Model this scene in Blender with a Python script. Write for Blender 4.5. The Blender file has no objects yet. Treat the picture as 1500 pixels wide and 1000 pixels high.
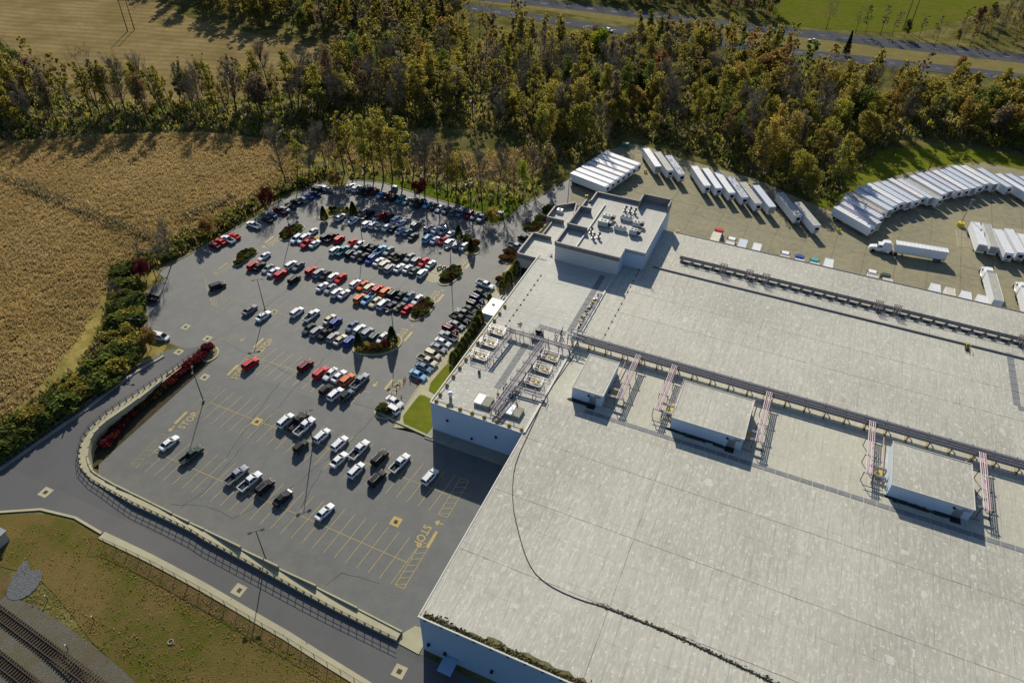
import bpy, bmesh, math, random
import numpy as np
from mathutils import Vector, Matrix
R=math.radians
random.seed(7); rng=np.random.default_rng(11)
S=bpy.context.scene; COL=S.collection
# ------------------------------------------------------------- camera, sky, sun, exposure
H=122.0; F=1055.88
PITCH,ROLL,HEAD=R(40.2719),R(-1.38722),R(-22.64295)
fw=np.array([math.sin(HEAD)*math.cos(PITCH),math.cos(HEAD)*math.cos(PITCH),-math.sin(PITCH)])
rt=np.array([math.cos(HEAD),-math.sin(HEAD),0.]); dn=np.cross(fw,rt)
c_,s_=math.cos(ROLL),math.sin(ROLL)
CM=np.array([c_*rt+s_*dn,-s_*rt+c_*dn,fw])
cam=bpy.data.objects.new('camera',bpy.data.cameras.new('camera')); COL.objects.link(cam)
cam.data.sensor_width=36; cam.data.lens=36*F/1500; cam.data.clip_start=1; cam.data.clip_end=4000
mw=Matrix.Identity(4)
for i in range(3):
    mw[i][0]=CM[0][i]; mw[i][1]=-CM[1][i]; mw[i][2]=-CM[2][i]
mw[2][3]=H; cam.matrix_world=mw; S.camera=cam
W=bpy.data.worlds.new("World"); S.world=W; W.use_nodes=True
nt=W.node_tree; bg=nt.nodes['Background']; sky=nt.nodes.new('ShaderNodeTexSky'); sky.sky_type='NISHITA'; sky.sun_disc=False
SUN_EL=R(31); sd=Vector((-0.485,0.875,0)).normalized()
sky.ozone_density=4.0; sky.sun_elevation=SUN_EL; sky.sun_rotation=math.atan2(sd.x,sd.y)
nt.links.new(sky.outputs[0],bg.inputs[0]); bg.inputs[1].default_value=0.078
sl=bpy.data.lights.new('sun','SUN'); sl.energy=4.6; sl.angle=R(.5); sl.color=(1,.925,.78)
so=bpy.data.objects.new('sun',sl); COL.objects.link(so)
so.rotation_euler=Vector((sd.x*math.cos(SUN_EL),sd.y*math.cos(SUN_EL),math.sin(SUN_EL))).to_track_quat('Z','Y').to_euler()
S.view_settings.view_transform='Standard'; S.view_settings.look='None'; S.view_settings.exposure=0.42; S.view_settings.gamma=1
S.render.engine='CYCLES'
try: S.cycles.max_bounces=5; S.cycles.transparent_max_bounces=4
except Exception: pass
# ------------------------------------------------------------- ground shape and measuring helpers
def ss(t): t=min(1,max(0,t)); return t*t*(3-2*t)
def gz(x,y): return float(np.interp(y,[50,95,150],[-4,-1.2,0]))
def hf(x,y):
    b=3.2*ss((-50-x)/50)*ss((99-y)/30)
    return gz(x,y)+b
def P(px,py,h=0,f=gz):                    # a point of the photograph (1500 x 1000) on the ground, h metres above it
    d=CM.T@np.array([(px-750)/F,(py-500)/F,1.]); z=h
    for _ in range(14):
        t=(z-H)/d[2]; x,y=d[0]*t,d[1]*t; z=f(x,y)+h
    return Vector((x,y,z))
def PZ(px,py,z):
    d=CM.T@np.array([(px-750)/F,(py-500)/F,1.]); t=(z-H)/d[2]; return Vector((d[0]*t,d[1]*t,z))
def px_of(x,y,z):
    q=CM@np.array([x,y,z-H]); return 750+F*q[0]/q[2],500+F*q[1]/q[2]
def inside(x,y,poly):
    c=False; n=len(poly); j=n-1
    for i in range(n):
        xi,yi=poly[i][0],poly[i][1]; xj,yj=poly[j][0],poly[j][1]
        if (yi>y)!=(yj>y) and x<(xj-xi)*(y-yi)/(yj-yi)+xi: c=not c
        j=i
    return c
# ------------------------------------------------------------- materials
MATS={}
def mat(name,col,rough=.8,var=0,vscale=1.,vcol=None,metal=0,bump=0,bscale=20,trans=0,rnd=0,spec=.3,stripe=None,scale3=(1,1,1),detail=6,var2=0,v2scale=.05,v2col=None,coat=0,lo=.4,hi=.62):
    if name in MATS: return MATS[name]
    m=bpy.data.materials.new(name); m.use_nodes=True; n=m.node_tree; b=n.nodes['Principled BSDF']; L=n.links.new
    b.inputs['Roughness'].default_value=rough; b.inputs['Metallic'].default_value=metal; b.inputs['Specular IOR Level'].default_value=spec
    b.inputs['Coat Weight'].default_value=coat
    if rough>=.9 or (trans and not metal): b.inputs['Specular IOR Level'].default_value=0.0
    rgb=n.nodes.new('ShaderNodeRGB'); rgb.outputs[0].default_value=(*col,1); cur=rgb.outputs[0]
    g=n.nodes.new('ShaderNodeNewGeometry'); mp=n.nodes.new('ShaderNodeMapping'); mp.inputs['Scale'].default_value=scale3; L(g.outputs['Position'],mp.inputs[0])
    def mixin(cur,fac,c2,mode='MIX'):
        x=n.nodes.new('ShaderNodeMix'); x.data_type='RGBA'; x.blend_type=mode
        L(cur,x.inputs[6]); x.inputs[7].default_value=(*c2,1)
        if isinstance(fac,(int,float)): x.inputs[0].default_value=fac
        else: L(fac,x.inputs[0])
        return x.outputs[2]
    def noisefac(scale,amt,lo,hi,det=6):
        t=n.nodes.new('ShaderNodeTexNoise'); t.inputs['Scale'].default_value=scale; t.inputs['Detail'].default_value=det; t.inputs['Roughness'].default_value=.65
        L(mp.outputs[0],t.inputs['Vector'])
        r=n.nodes.new('ShaderNodeMapRange'); r.inputs[1].default_value=lo; r.inputs[2].default_value=hi; r.inputs[4].default_value=amt; L(t.outputs[0],r.inputs[0]); return r.outputs[0]
    if var: cur=mixin(cur,noisefac(vscale,var,lo,hi,detail),vcol or tuple(c*.5 for c in col))
    if var2: cur=mixin(cur,noisefac(v2scale,var2,.42,.6),v2col or tuple(min(1,c*1.5) for c in col))
    if stripe:
        a,ws,amt,sc=stripe
        m2=n.nodes.new('ShaderNodeMapping'); m2.inputs['Rotation'].default_value=(0,0,a); L(g.outputs['Position'],m2.inputs[0])
        w=n.nodes.new('ShaderNodeTexWave'); w.inputs['Scale'].default_value=ws; w.inputs['Distortion'].default_value=5; w.inputs['Detail'].default_value=4; w.inputs['Detail Scale'].default_value=.25; L(m2.outputs[0],w.inputs[0])
        mu=n.nodes.new('ShaderNodeMath'); mu.operation='MULTIPLY'; mu.inputs[1].default_value=amt; L(w.outputs[1],mu.inputs[0]); cur=mixin(cur,mu.outputs[0],sc)
    if rnd:
        oi=n.nodes.new('ShaderNodeObjectInfo'); hs=n.nodes.new('ShaderNodeHueSaturation')
        a=n.nodes.new('ShaderNodeMapRange'); a.inputs[3].default_value=.5-.035*rnd; a.inputs[4].default_value=.5+.035*rnd; L(oi.outputs['Random'],a.inputs[0]); L(a.outputs[0],hs.inputs[0])
        v=n.nodes.new('ShaderNodeMath'); v.operation='MULTIPLY'; v.inputs[1].default_value=7.31; L(oi.outputs['Random'],v.inputs[0])
        fr=n.nodes.new('ShaderNodeMath'); fr.operation='FRACT'; L(v.outputs[0],fr.inputs[0])
        mr=n.nodes.new('ShaderNodeMapRange'); mr.inputs[3].default_value=1-.4*rnd; mr.inputs[4].default_value=1+.4*rnd; L(fr.outputs[0],mr.inputs[0]); L(mr.outputs[0],hs.inputs[2])
        L(cur,hs.inputs[4]); cur=hs.outputs[0]
    L(cur,b.inputs['Base Color'])
    if bump:
        t=n.nodes.new('ShaderNodeTexNoise'); t.inputs['Scale'].default_value=bscale; t.inputs['Detail'].default_value=4; L(mp.outputs[0],t.inputs['Vector'])
        bp=n.nodes.new('ShaderNodeBump'); bp.inputs['Strength'].default_value=bump; bp.inputs['Distance'].default_value=.3; L(t.outputs[0],bp.inputs['Height']); L(bp.outputs[0],b.inputs['Normal'])
    if trans:
        tr=n.nodes.new('ShaderNodeBsdfTranslucent'); L(cur,tr.inputs[0]); ms=n.nodes.new('ShaderNodeMixShader'); ms.inputs[0].default_value=trans
        L(b.outputs[0],ms.inputs[1]); L(tr.outputs[0],ms.inputs[2]); L(ms.outputs[0],n.nodes['Material Output'].inputs[0])
    MATS[name]=m; return m
def roofmat(name,base,dark,light,streak='y',amt=1.):
    m=bpy.data.materials.new(name); m.use_nodes=True; n=m.node_tree; b=n.nodes['Principled BSDF']; L=n.links.new
    b.inputs['Roughness'].default_value=.75; b.inputs['Specular IOR Level'].default_value=.25
    g=n.nodes.new('ShaderNodeNewGeometry')
    def noise(scale3,sc,lo,hi,amt,det=8,rough=.6):
        mp=n.nodes.new('ShaderNodeMapping'); mp.inputs['Scale'].default_value=scale3; L(g.outputs['Position'],mp.inputs[0])
        t=n.nodes.new('ShaderNodeTexNoise'); t.inputs['Scale'].default_value=sc; t.inputs['Detail'].default_value=det; t.inputs['Roughness'].default_value=rough; L(mp.outputs[0],t.inputs['Vector'])
        r=n.nodes.new('ShaderNodeMapRange'); r.inputs[1].default_value=lo; r.inputs[2].default_value=hi; r.inputs[4].default_value=amt; L(t.outputs[0],r.inputs[0]); return r.outputs[0]
    def mx(cur,fac,c2):
        x=n.nodes.new('ShaderNodeMix'); x.data_type='RGBA'; L(fac,x.inputs[0])
        if isinstance(cur,tuple): x.inputs[6].default_value=(*cur,1)
        else: L(cur,x.inputs[6])
        x.inputs[7].default_value=(*c2,1); return x.outputs[2]
    st=(1.3,.07,1) if streak=='y' else (.07,1.3,1)
    st2=(1,.25,1) if streak=='y' else (.25,1,1)
    cur=mx(base,noise((1,1,1),.03,.38,.66,.38*amt,3),dark)           # broad tone drift
    cur=mx(cur,noise(st,1.3,.45,.75,.45*amt,9,.7),dark)               # dirt streaks along the fall
    cur=mx(cur,noise(st2,2.4,.50,.68,.34*amt,7,.65),light)            # pale worn patches
    cur=mx(cur,noise((1,.6,1),1.1,.52,.72,.22*amt,9,.75),light)
    cur=mx(cur,noise((1,1,1),.35,.56,.74,.22*amt,9,.75),tuple(c*f for c,f in zip(dark,(1.,.95,.8))))
    cur=mx(cur,noise((1,.7,1),1.6,.60,.66,.40*amt,5,.6),tuple(c*f for c,f in zip(light,(1.08,1.04,.92))))
    cur=mx(cur,noise((1,1,1),5.0,.66,.74,.5*amt,3,.6),tuple(c*.5 for c in dark))
    # membrane sheet seams every 3 m
    for ax,per,wid,am in ((0,3.05,.035,.42),(1,7.6,.02,.3)):
        sx=n.nodes.new('ShaderNodeSeparateXYZ'); L(g.outputs['Position'],sx.inputs[0])
        d=n.nodes.new('ShaderNodeMath'); d.operation='DIVIDE'; d.inputs[1].default_value=per; L(sx.outputs[ax],d.inputs[0])
        fr=n.nodes.new('ShaderNodeMath'); fr.operation='FRACT'; L(d.outputs[0],fr.inputs[0])
        lt=n.nodes.new('ShaderNodeMath'); lt.operation='LESS_THAN'; lt.inputs[1].default_value=wid; L(fr.outputs[0],lt.inputs[0])
        mu=n.nodes.new('ShaderNodeMath'); mu.operation='MULTIPLY'; L(lt.outputs[0],mu.inputs[0]); L(noise((1,1,1),.2,.4,.6,am,3),mu.inputs[1])
        cur=mx(cur,mu.outputs[0],tuple(c*.45 for c in dark))
    L(cur,b.inputs['Base Color']); MATS[name]=m; return m
_a,_b=P(20,62,0,lambda x,y:0),P(320,84,0,lambda x,y:0); STRIPE=R(90)-math.atan2(_b.y-_a.y,_b.x-_a.x)
ASPH=mat('asphalt',(.094,.097,.093),.74,var=.35,vscale=.06,vcol=(.074,.077,.074),var2=.45,v2scale=.35,v2col=(.128,.127,.115),bump=.15,bscale=6,spec=.55)
ASPH2=mat('asphalt_road',(.095,.095,.096),.85,var=.4,vscale=.08,vcol=(.07,.07,.072),var2=.35,v2scale=.03,v2col=(.13,.125,.11))
YARD=mat('yard_concrete',(.235,.215,.135),.85,var=.6,vscale=.06,vcol=(.165,.152,.105),var2=.5,v2scale=.5,v2col=(.29,.265,.175),spec=.1)
CONC=mat('concrete',(.37,.34,.22),.85,var=.4,vscale=.3,vcol=(.26,.245,.17))
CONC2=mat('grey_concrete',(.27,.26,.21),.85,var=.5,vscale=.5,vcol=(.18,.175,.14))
YEL=mat('yellow_paint',(.44,.33,.10),.7,var=.5,vscale=2,vcol=(.24,.20,.10))
YELF=mat('faded_yellow_paint',(.30,.26,.12),.7,var=.7,vscale=2,vcol=(.13,.125,.10))
WHP=mat('white_paint_marking',(.45,.43,.32),.7,var=.5,vscale=2,vcol=(.2,.19,.14))
LAWN=mat('lawn_grass',(.125,.155,.015),.95,var=.6,vscale=.5,vcol=(.085,.10,.012),var2=.4,v2scale=.12,v2col=(.19,.16,.03),bump=.4,bscale=8)
LAWN2=mat('dull_lawn',(.075,.082,.014),.95,var=.9,vscale=.5,vcol=(.12,.085,.03),var2=.85,v2scale=.05,v2col=(.15,.105,.04),bump=.5,bscale=5)
PAST=mat('pasture_grass',(.095,.115,.012),.95,var=.9,vscale=.06,vcol=(.125,.115,.025),var2=.6,v2scale=.3,v2col=(.07,.085,.012),bump=.4,bscale=2)
GROUND=mat('wild_ground',(.16,.145,.05),.95,var=.8,vscale=.12,vcol=(.085,.07,.025),var2=.5,v2scale=.03,v2col=(.04,.05,.012),bump=.6,bscale=2)
BRIGHT=mat('sunny_undergrowth',(.10,.13,.012),.95,var=.75,vscale=.3,vcol=(.035,.045,.008),bump=.6,bscale=2)
DRY=mat('dry_grass',(.27,.21,.07),.95,var=.8,vscale=.35,vcol=(.14,.12,.03),var2=.4,v2scale=.08,v2col=(.12,.11,.03),bump=.7,bscale=2)
STUB=mat('stubble_field',(.26,.195,.09),.95,var=.8,vscale=.05,vcol=(.14,.105,.04),var2=.5,v2scale=.4,v2col=(.19,.15,.07),stripe=(STRIPE,.055,.4,(.12,.09,.035)),bump=.4,bscale=2)
CORNG=mat('corn_ground',(.24,.18,.07),.95,var=.8,vscale=.3,vcol=(.14,.11,.035),var2=.4,v2scale=.05,v2col=(.16,.11,.035),bump=.8,bscale=2)
CORN=mat('corn_leaf',(.44,.315,.13),.9,var=.7,vscale=.05,vcol=(.25,.185,.07),trans=.5,var2=.6,v2scale=.02,v2col=(.50,.38,.19))
CORN2=mat('reed_leaf',(.46,.33,.15),.9,var=.5,vscale=.2,vcol=(.30,.23,.09),trans=.45)
GRAV=mat('gravel',(.16,.15,.12),.95,var=.8,vscale=6,vcol=(.09,.085,.07),var2=.6,v2scale=.3,v2col=(.12,.10,.05),bump=.8,bscale=10)
STONE=mat('blue_stone_pile',(.17,.18,.18),.95,var=.8,vscale=5,vcol=(.08,.085,.09),bump=1,bscale=8)
DIRT=mat('red_dirt',(.13,.085,.04),.95,var=.9,vscale=.5,vcol=(.07,.07,.02))
WATER=mat('creek_water',(.03,.035,.03),.08,spec=1)
RAILM=mat('rail_steel',(.05,.035,.028),.6); TIE=mat('timber_tie',(.075,.058,.04),.9,var=.5,vscale=4)
BLACKM=mat('black_metal',(.012,.013,.014),.5); DGREY=mat('dark_grey_metal',(.05,.052,.055),.5)
STEEL=mat('galvanised_steel',(.36,.36,.37),.45,metal=.6,var=.3,vscale=2); PIPEW=mat('pale_pipe',(.42,.41,.42),.4,metal=.3)
PIPED=mat('dark_pipe',(.10,.10,.115),.5); PINK=mat('pink_pipe',(.42,.27,.29),.6); PINKL=mat('pale_pink_pipe',(.50,.44,.45),.6)
YGR=mat('roof_yellow_machine',(.50,.37,.10),.6,var=.4,vscale=3)
WALLW=mat('white_wall',(.62,.63,.64),.6,var=.25,vscale=.2,vcol=(.50,.51,.53)); WALLG=mat('stucco_wall',(.40,.38,.31),.8,var=.2,vscale=.4)
TRIM=mat('dark_parapet_cap',(.20,.19,.18),.6,var=.4,vscale=1); TRIML=mat('light_coping',(.50,.49,.44),.6)
TEALU=mat('pale_green_unit',(.38,.43,.41),.5); GREENB=mat('green_cabinet',(.03,.12,.09),.5)
RUBBER=mat('tyre_rubber',(.012,.012,.012),.8); GLASS=mat('dark_glass',(.010,.013,.018),.2,spec=.2); LAMPW=mat('headlight_lens',(.6,.6,.58),.2); LAMPR=mat('tail_light_lens',(.28,.01,.01),.3)
BEDM=mat('bed_liner',(.018,.018,.02),.8); WHITE=mat('white_panel',(.70,.71,.73),.4,var=.25,vscale=.5,vcol=(.58,.6,.63)); WOOD=mat('pole_wood',(.07,.05,.035),.9)
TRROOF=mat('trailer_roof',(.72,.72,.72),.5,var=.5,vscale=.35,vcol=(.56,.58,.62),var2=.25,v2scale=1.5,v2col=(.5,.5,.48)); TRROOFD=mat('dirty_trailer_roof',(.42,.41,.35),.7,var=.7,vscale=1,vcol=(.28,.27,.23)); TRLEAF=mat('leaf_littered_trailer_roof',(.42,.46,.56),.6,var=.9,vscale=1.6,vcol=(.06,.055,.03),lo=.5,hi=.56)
REDP=mat('red_rail',(.35,.04,.05),.5); CONE=mat('safety_orange',(.55,.05,.03),.5); YPAINT=mat('yellow_metal',(.55,.42,.03),.5)
BARK=mat('bark',(.10,.085,.065),.9,var=.4,vscale=2); BARKG=mat('grey_bark',(.13,.115,.095),.9); TWIG=mat('twigs',(.25,.205,.15),.9,rnd=.5)
MOSS=mat('roof_moss',(.16,.15,.07),.95,var=.8,vscale=1.2,vcol=(.06,.055,.03)); MULCH=mat('mulch',(.25,.21,.12),.95,var=.6,vscale=2,vcol=(.11,.08,.04))
PATCH=mat('tarmac_crack_filler',(.055,.055,.058),.8); GPAD=mat('grey_walkway_pad',(.20,.205,.21),.8,var=.4,vscale=1)
def leafm(n,c,c2,tr=.6,rnd=.45,v2=None): return mat(n,c,.75,var=.85,vscale=.35,vcol=c2,trans=tr,rnd=rnd,detail=3,lo=.42,hi=.6,var2=.5 if v2 else 0,v2scale=.9,v2col=v2)
LV={'olive':leafm('olive_leaves',(.27,.235,.05),(.175,.165,.04),v2=(.36,.30,.06)),'green':leafm('green_leaves',(.135,.165,.04),(.09,.115,.03)),
 'yellow':leafm('yellow_leaves',(.34,.29,.05),(.23,.21,.045)),'gold':leafm('gold_leaves',(.34,.235,.055),(.25,.20,.05)),
 'orange':leafm('orange_leaves',(.28,.16,.06),(.22,.15,.05)),'russet':leafm('russet_leaves',(.20,.125,.075),(.16,.115,.06)),
 'brown':leafm('brown_leaves',(.23,.185,.11),(.17,.145,.08)),'red':leafm('red_leaves',(.17,.028,.032),(.10,.022,.02),.4,.4),
 'dark':leafm('dark_evergreen_leaves',(.04,.062,.02),(.02,.033,.01),.15,.3),'hedge':leafm('hedge_leaves',(.135,.15,.035),(.08,.095,.025),.3,.3),
 'rust':leafm('rust_shrub_leaves',(.12,.058,.02),(.06,.045,.012),.3,.5)}
LV['lime']=leafm('lime_leaves',(.20,.25,.018),(.09,.12,.012)); LV['pine']=leafm('pine_needles',(.03,.058,.016),(.018,.032,.01),.15,.3)
# ------------------------------------------------------------- mesh helpers
class MB:
    def __init__(s): s.v=[]; s.f=[]; s.m=[]; s.mats=[]
    def mi(s,m):
        if m not in s.mats: s.mats.append(m)
        return s.mats.index(m)
    def add(s,vs,fs,m):
        o=len(s.v); s.v+= [tuple(v) for v in vs]; k=s.mi(m)
        for f in fs: s.f.append(tuple(i+o for i in f)); s.m.append(k)
    def box(s,c,d,m,rz=0,top=None,taper=(1,1)):
        x,y,z=d[0]/2,d[1]/2,d[2]; cs,sn=math.cos(rz),math.sin(rz); vs=[]
        for k,(tx,ty) in enumerate(((1,1),taper)):
            for a,b in ((-x,-y),(x,-y),(x,y),(-x,y)):
                a*=tx;b*=ty; vs.append((c[0]+a*cs-b*sn,c[1]+a*sn+b*cs,c[2]+k*z))
        s.add(vs,[(3,2,1,0),(0,1,5,4),(1,2,6,5),(2,3,7,6),(3,0,4,7)],m); s.add(vs[4:],[(0,1,2,3)],top or m)
    def tube(s,p,q,r,m,n=6,r2=None,cap=True):
        p,q=Vector(p),Vector(q); d=(q-p)
        if d.length<1e-6: return
        d.normalize(); a=d.orthogonal().normalized(); b=d.cross(a); r2=r if r2 is None else r2
        vs=[p+(a*math.cos(2*math.pi*i/n)+b*math.sin(2*math.pi*i/n))*r for i in range(n)]+[q+(a*math.cos(2*math.pi*i/n)+b*math.sin(2*math.pi*i/n))*r2 for i in range(n)]
        fs=[(i,(i+1)%n,n+(i+1)%n,n+i) for i in range(n)]
        if cap: fs+=[tuple(range(n))[::-1],tuple(range(n,2*n))]
        s.add(vs,fs,m)
    def path(s,pts,r,m,n=6):
        for a,b in zip(pts,pts[1:]): s.tube(a,b,r,m,n)
    def prism(s,pts,z0,z1,m,top=None):
        n=len(pts)
        ar=sum(pts[i][0]*pts[(i+1)%n][1]-pts[(i+1)%n][0]*pts[i][1] for i in range(n))
        if ar<0: pts=pts[::-1]
        vs=[(p[0],p[1],z0) for p in pts]+[(p[0],p[1],z1) for p in pts]
        s.add(vs,[(i,(i+1)%n,n+(i+1)%n,n+i) for i in range(n)],m); s.add(vs,[tuple(range(n,2*n))],top or m); s.add(vs,[tuple(range(n))[::-1]],m)
    def build(s,name,parent=None,loc=(0,0,0),rz=0,smooth=False):
        me=bpy.data.meshes.new(name); me.from_pydata(s.v,[],s.f)
        for m in s.mats: me.materials.append(m)
        me.polygons.foreach_set('material_index',s.m)
        if smooth: me.polygons.foreach_set('use_smooth',[True]*len(s.f))
        me.update(); return link(name,me,parent,loc,rz)
def link(name,me,parent=None,loc=(0,0,0),rz=0):
    o=bpy.data.objects.new(name,me); COL.objects.link(o); o.location=loc; o.rotation_euler=(0,0,rz)
    if parent: o.parent=parent
    return o
def tag(o,label=None,cat=None,group=None,kind=None):
    if label:
        o['label']=label
        n=len(label.split())
        if n>16 or n<4: print('LABEL LEN',n,label)
    if cat: o['category']=cat
    if group: o['group']=group
    if kind: o['kind']=kind
    return o
def thing(name,label,cat,loc=(0,0,0),rz=0,group=None):
    return tag(link(name,None,None,loc,rz),label,cat,group)
def copy_tree(o,parent=None):
    c=o.copy(); COL.objects.link(c)
    if parent: c.parent=parent
    for ch in KIDS.get(o.name,[]): copy_tree(ch,c)
    return c
KIDS={}
def reg(root):
    KIDS.clear()
    for o in COL.objects:
        if o.parent: KIDS.setdefault(o.parent.name,[]).append(o)
def big_mesh(name,V,Fq,mats,mi=None,parent=None):
    me=bpy.data.meshes.new(name); nv=len(V); nf=len(Fq); k=Fq.shape[1]
    me.vertices.add(nv); me.vertices.foreach_set('co',V.astype(np.float32).ravel())
    me.loops.add(nf*k); me.loops.foreach_set('vertex_index',Fq.astype(np.int32).ravel())
    me.polygons.add(nf); me.polygons.foreach_set('loop_start',np.arange(0,nf*k,k,dtype=np.int32))
    for m in mats: me.materials.append(m)
    if mi is not None: me.polygons.foreach_set('material_index',mi.astype(np.int32))
    me.update(calc_edges=True); me.validate(); return link(name,me,parent)
GX=sorted(set([-1400,-1000,-800,-600,-500,-420]+list(range(-360,-140,10))+list(range(-140,-28,3))+list(range(-20,200,20))+[240,300,400,600,900]))
GY=sorted(set([-60,-20,0,10,20,30,40]+list(range(44,116,3))+[50,95,150,120,130,140]+list(range(160,460,20))+[500,600,800,1100,1500]))
def drape(name,pts,m,f,off,kind='structure',flat=False,parent=None):
    bm=bmesh.new(); vs=[bm.verts.new((p[0],p[1],0)) for p in pts]; fc=bm.faces.new(vs); bm.normal_update()
    if fc.normal.z<0: fc.normal_flip()
    x0,x1=min(p[0] for p in pts),max(p[0] for p in pts); y0,y1=min(p[1] for p in pts),max(p[1] for p in pts)
    if not flat:
        for L,ax,a,b in ((GX,0,x0,x1),(GY,1,y0,y1)):
            for g in L:
                if a<g<b:
                    co=(g,0,0) if ax==0 else (0,g,0); no=(1,0,0) if ax==0 else (0,1,0)
                    bmesh.ops.bisect_plane(bm,geom=bm.verts[:]+bm.edges[:]+bm.faces[:],plane_co=co,plane_no=no,dist=1e-4)
    for v in bm.verts: v.co.z=f(v.co.x,v.co.y)+off
    bmesh.ops.triangulate(bm,faces=[q for q in bm.faces if len(q.verts)>4])
    me=bpy.data.meshes.new(name); bm.to_mesh(me); bm.free(); me.materials.append(m); o=link(name,me,parent)
    if kind: o['kind']=kind
    return o
def pp(L,f=gz,h=0): return [P(a,b,h,f) for a,b in L]
def offs(pts,w,closed=False):
    out=[]; n=len(pts)
    for i in range(n):
        a=pts[(i-1)%n] if (closed or i>0) else pts[i]; b=pts[(i+1)%n] if (closed or i<n-1) else pts[i]
        d=Vector((b[0]-a[0],b[1]-a[1])); d.normalize(); nrm=Vector((-d.y,d.x)); out.append((pts[i][0]+nrm.x*w,pts[i][1]+nrm.y*w))
    return out
def densify(pts,step=3,closed=False):
    out=[]; n=len(pts)
    for i in range(n if closed else n-1):
        a,b=pts[i],pts[(i+1)%n]; L=math.hypot(b[0]-a[0],b[1]-a[1]); k=max(1,int(L/step))
        for j in range(k): out.append((a[0]+(b[0]-a[0])*j/k,a[1]+(b[1]-a[1])*j/k))
    if not closed: out.append((pts[-1][0],pts[-1][1]))
    return out
def ribbon(mb,pts,w0,w1,f,zb,zt,m,closed=False,step=3):
    pts=densify(pts,step,closed); a=offs(pts,w0,closed); b=offs(pts,w1,closed); n=len(pts); vs=[]
    for p,q in zip(a,b): vs+=[(p[0],p[1],f(*p)+zb),(p[0],p[1],f(*p)+zt),(q[0],q[1],f(*q)+zt),(q[0],q[1],f(*q)+zb)]
    fs=[]
    for i in range(n if closed else n-1):
        u=4*i; w=4*((i+1)%n); fs+=[(u,u+1,w+1,w),(u+1,u+2,w+2,w+1),(u+2,u+3,w+3,w+2)]
    mb.add(vs,fs,m)
def smooth_px(L,k=2,closed=False):
    for _ in range(k):
        out=[]; n=len(L)
        if not closed: out.append(L[0])
        for i in range(n if closed else n-1):
            a,b=L[i],L[(i+1)%n]; out+=[(a[0]*.75+b[0]*.25,a[1]*.75+b[1]*.25),(a[0]*.25+b[0]*.75,a[1]*.25+b[1]*.75)]
        if not closed: out.append(L[-1])
        L=out
    return L
# ============================================================= SETTING: ground, fields, roads, water
RAILPX=[(292,515),(248,546),(192,583.6),(155.6,607.4),(133.2,627),(120.6,645),(115,667),(117.8,687),(133.2,704),(161.2,720.8),(197.6,741.8),(283.6,782),(300,793),(391,841.4),(482,890.8),(581,940)]
RAIL=[(p.x,p.y) for p in (P(a,b,0,hf) for a,b in RAILPX)]
LOTEDGE=[(318,523),(276,561),(220,611.6),(164,662),(145,680),(144,695),(172,712.5),(214,733.5),(263,758.5),(300,776.5),(391,824.5),(482,870),(588,924)]
NORTH=[(228,526),(243,513),(245,500),(234,497),(213,488),(208,470),(206,445),(222,424),(238,413),(241,406),(232,399),(250,388),(290,367),(330,344),(380,317),(400,300),(440,281),(470,266),(484,274),(506,276),(512,264),(560,268),(600,281),(650,296),(704,312),(706,322),(716,330),(735,328),(748,318),(762,305),(800,283),(826,268)]
NORTHW=[(p.x,p.y) for p in pp(NORTH)]
lot_low=[(p.x,p.y) for p in pp([(622,929),(735,690),(650,640),(575,626),(725,418),(700,330),(310,505)])]
low_poly=RAIL+[(-38,52),(-38,97),(-60.5,97),(-60.5,165),(-75,165),(-125,112)]
terr_v=[(x,y) for y in GY for x in GX]; nx=len(GX)
def terr(x,y):
    z=hf(x,y)
    if inside(x,y,low_poly): z=gz(x,y)-.6
    return z-.04
V=np.array([(x,y,terr(x,y)) for x,y in terr_v]); Q=np.array([(j*nx+i,j*nx+i+1,(j+1)*nx+i+1,(j+1)*nx+i) for j in range(len(GY)-1) for i in range(nx-1)])
big_mesh('ground',V,Q,[GROUND])['kind']='structure'
COL.objects['ground'].name='wild_ground'
# asphalt car park (gz) and loop road (hf)
lotpx=[(588,925),(620,930),(700,930)]; 
lot=LOTEDGE[::-1]
lotw=[(p.x,p.y) for p in pp([(318,523)]+LOTEDGE[1:])]
lot_poly=lotw+[(-40,51.2),(-37,51.2),(-37,98),(-60.3,98),(-60.3,99)]+[(p.x,p.y) for p in pp([(632,640),(575,627)])]+[(p.x,p.y) for p in pp([(578,622),(608,575),(638,535),(670,493),(694,463),(714.7,430.6),(725.5,418),(752,382),(765,366),(772,352),(785,338),(782,320),(808,300),(835,300),(836,262)])]+NORTHW[::-1][1:-0 or None]
drape('car_park_asphalt',lot_poly,ASPH,gz,.06)
roadA=[(p.x,p.y) for p in (P(a,b,0,hf) for a,b in [(228,526),(246,512),(318,523)])]
loop=RAIL[:]
south=[(p.x,p.y) for p in (P(a,b,0,hf) for a,b in [(640,1075),(560,1010),(533,1000),(420,928),(300,858),(220,815),(149,783),(110,760),(60,747),(0,752),(-120,790)])]
west=[(p.x,p.y) for p in (P(a,b,0,hf) for a,b in [(-120,730),(0,682),(60,640),(130,592),(200,540),(228,526)])]
road_poly=[(p.x,p.y) for p in (P(a,b,0,hf) for a,b in [(246,512),(300,508)])]+RAIL+[(-37.8,51.0),(-37.8,30)]+south+west[:-1]
drape('loop_road',road_poly,ASPH2,hf,.05)
drape('dock_apron',[(-37.8,51.3),(60,51.3),(60,20),(-37.8,20)],ASPH2,hf,.035)
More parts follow.
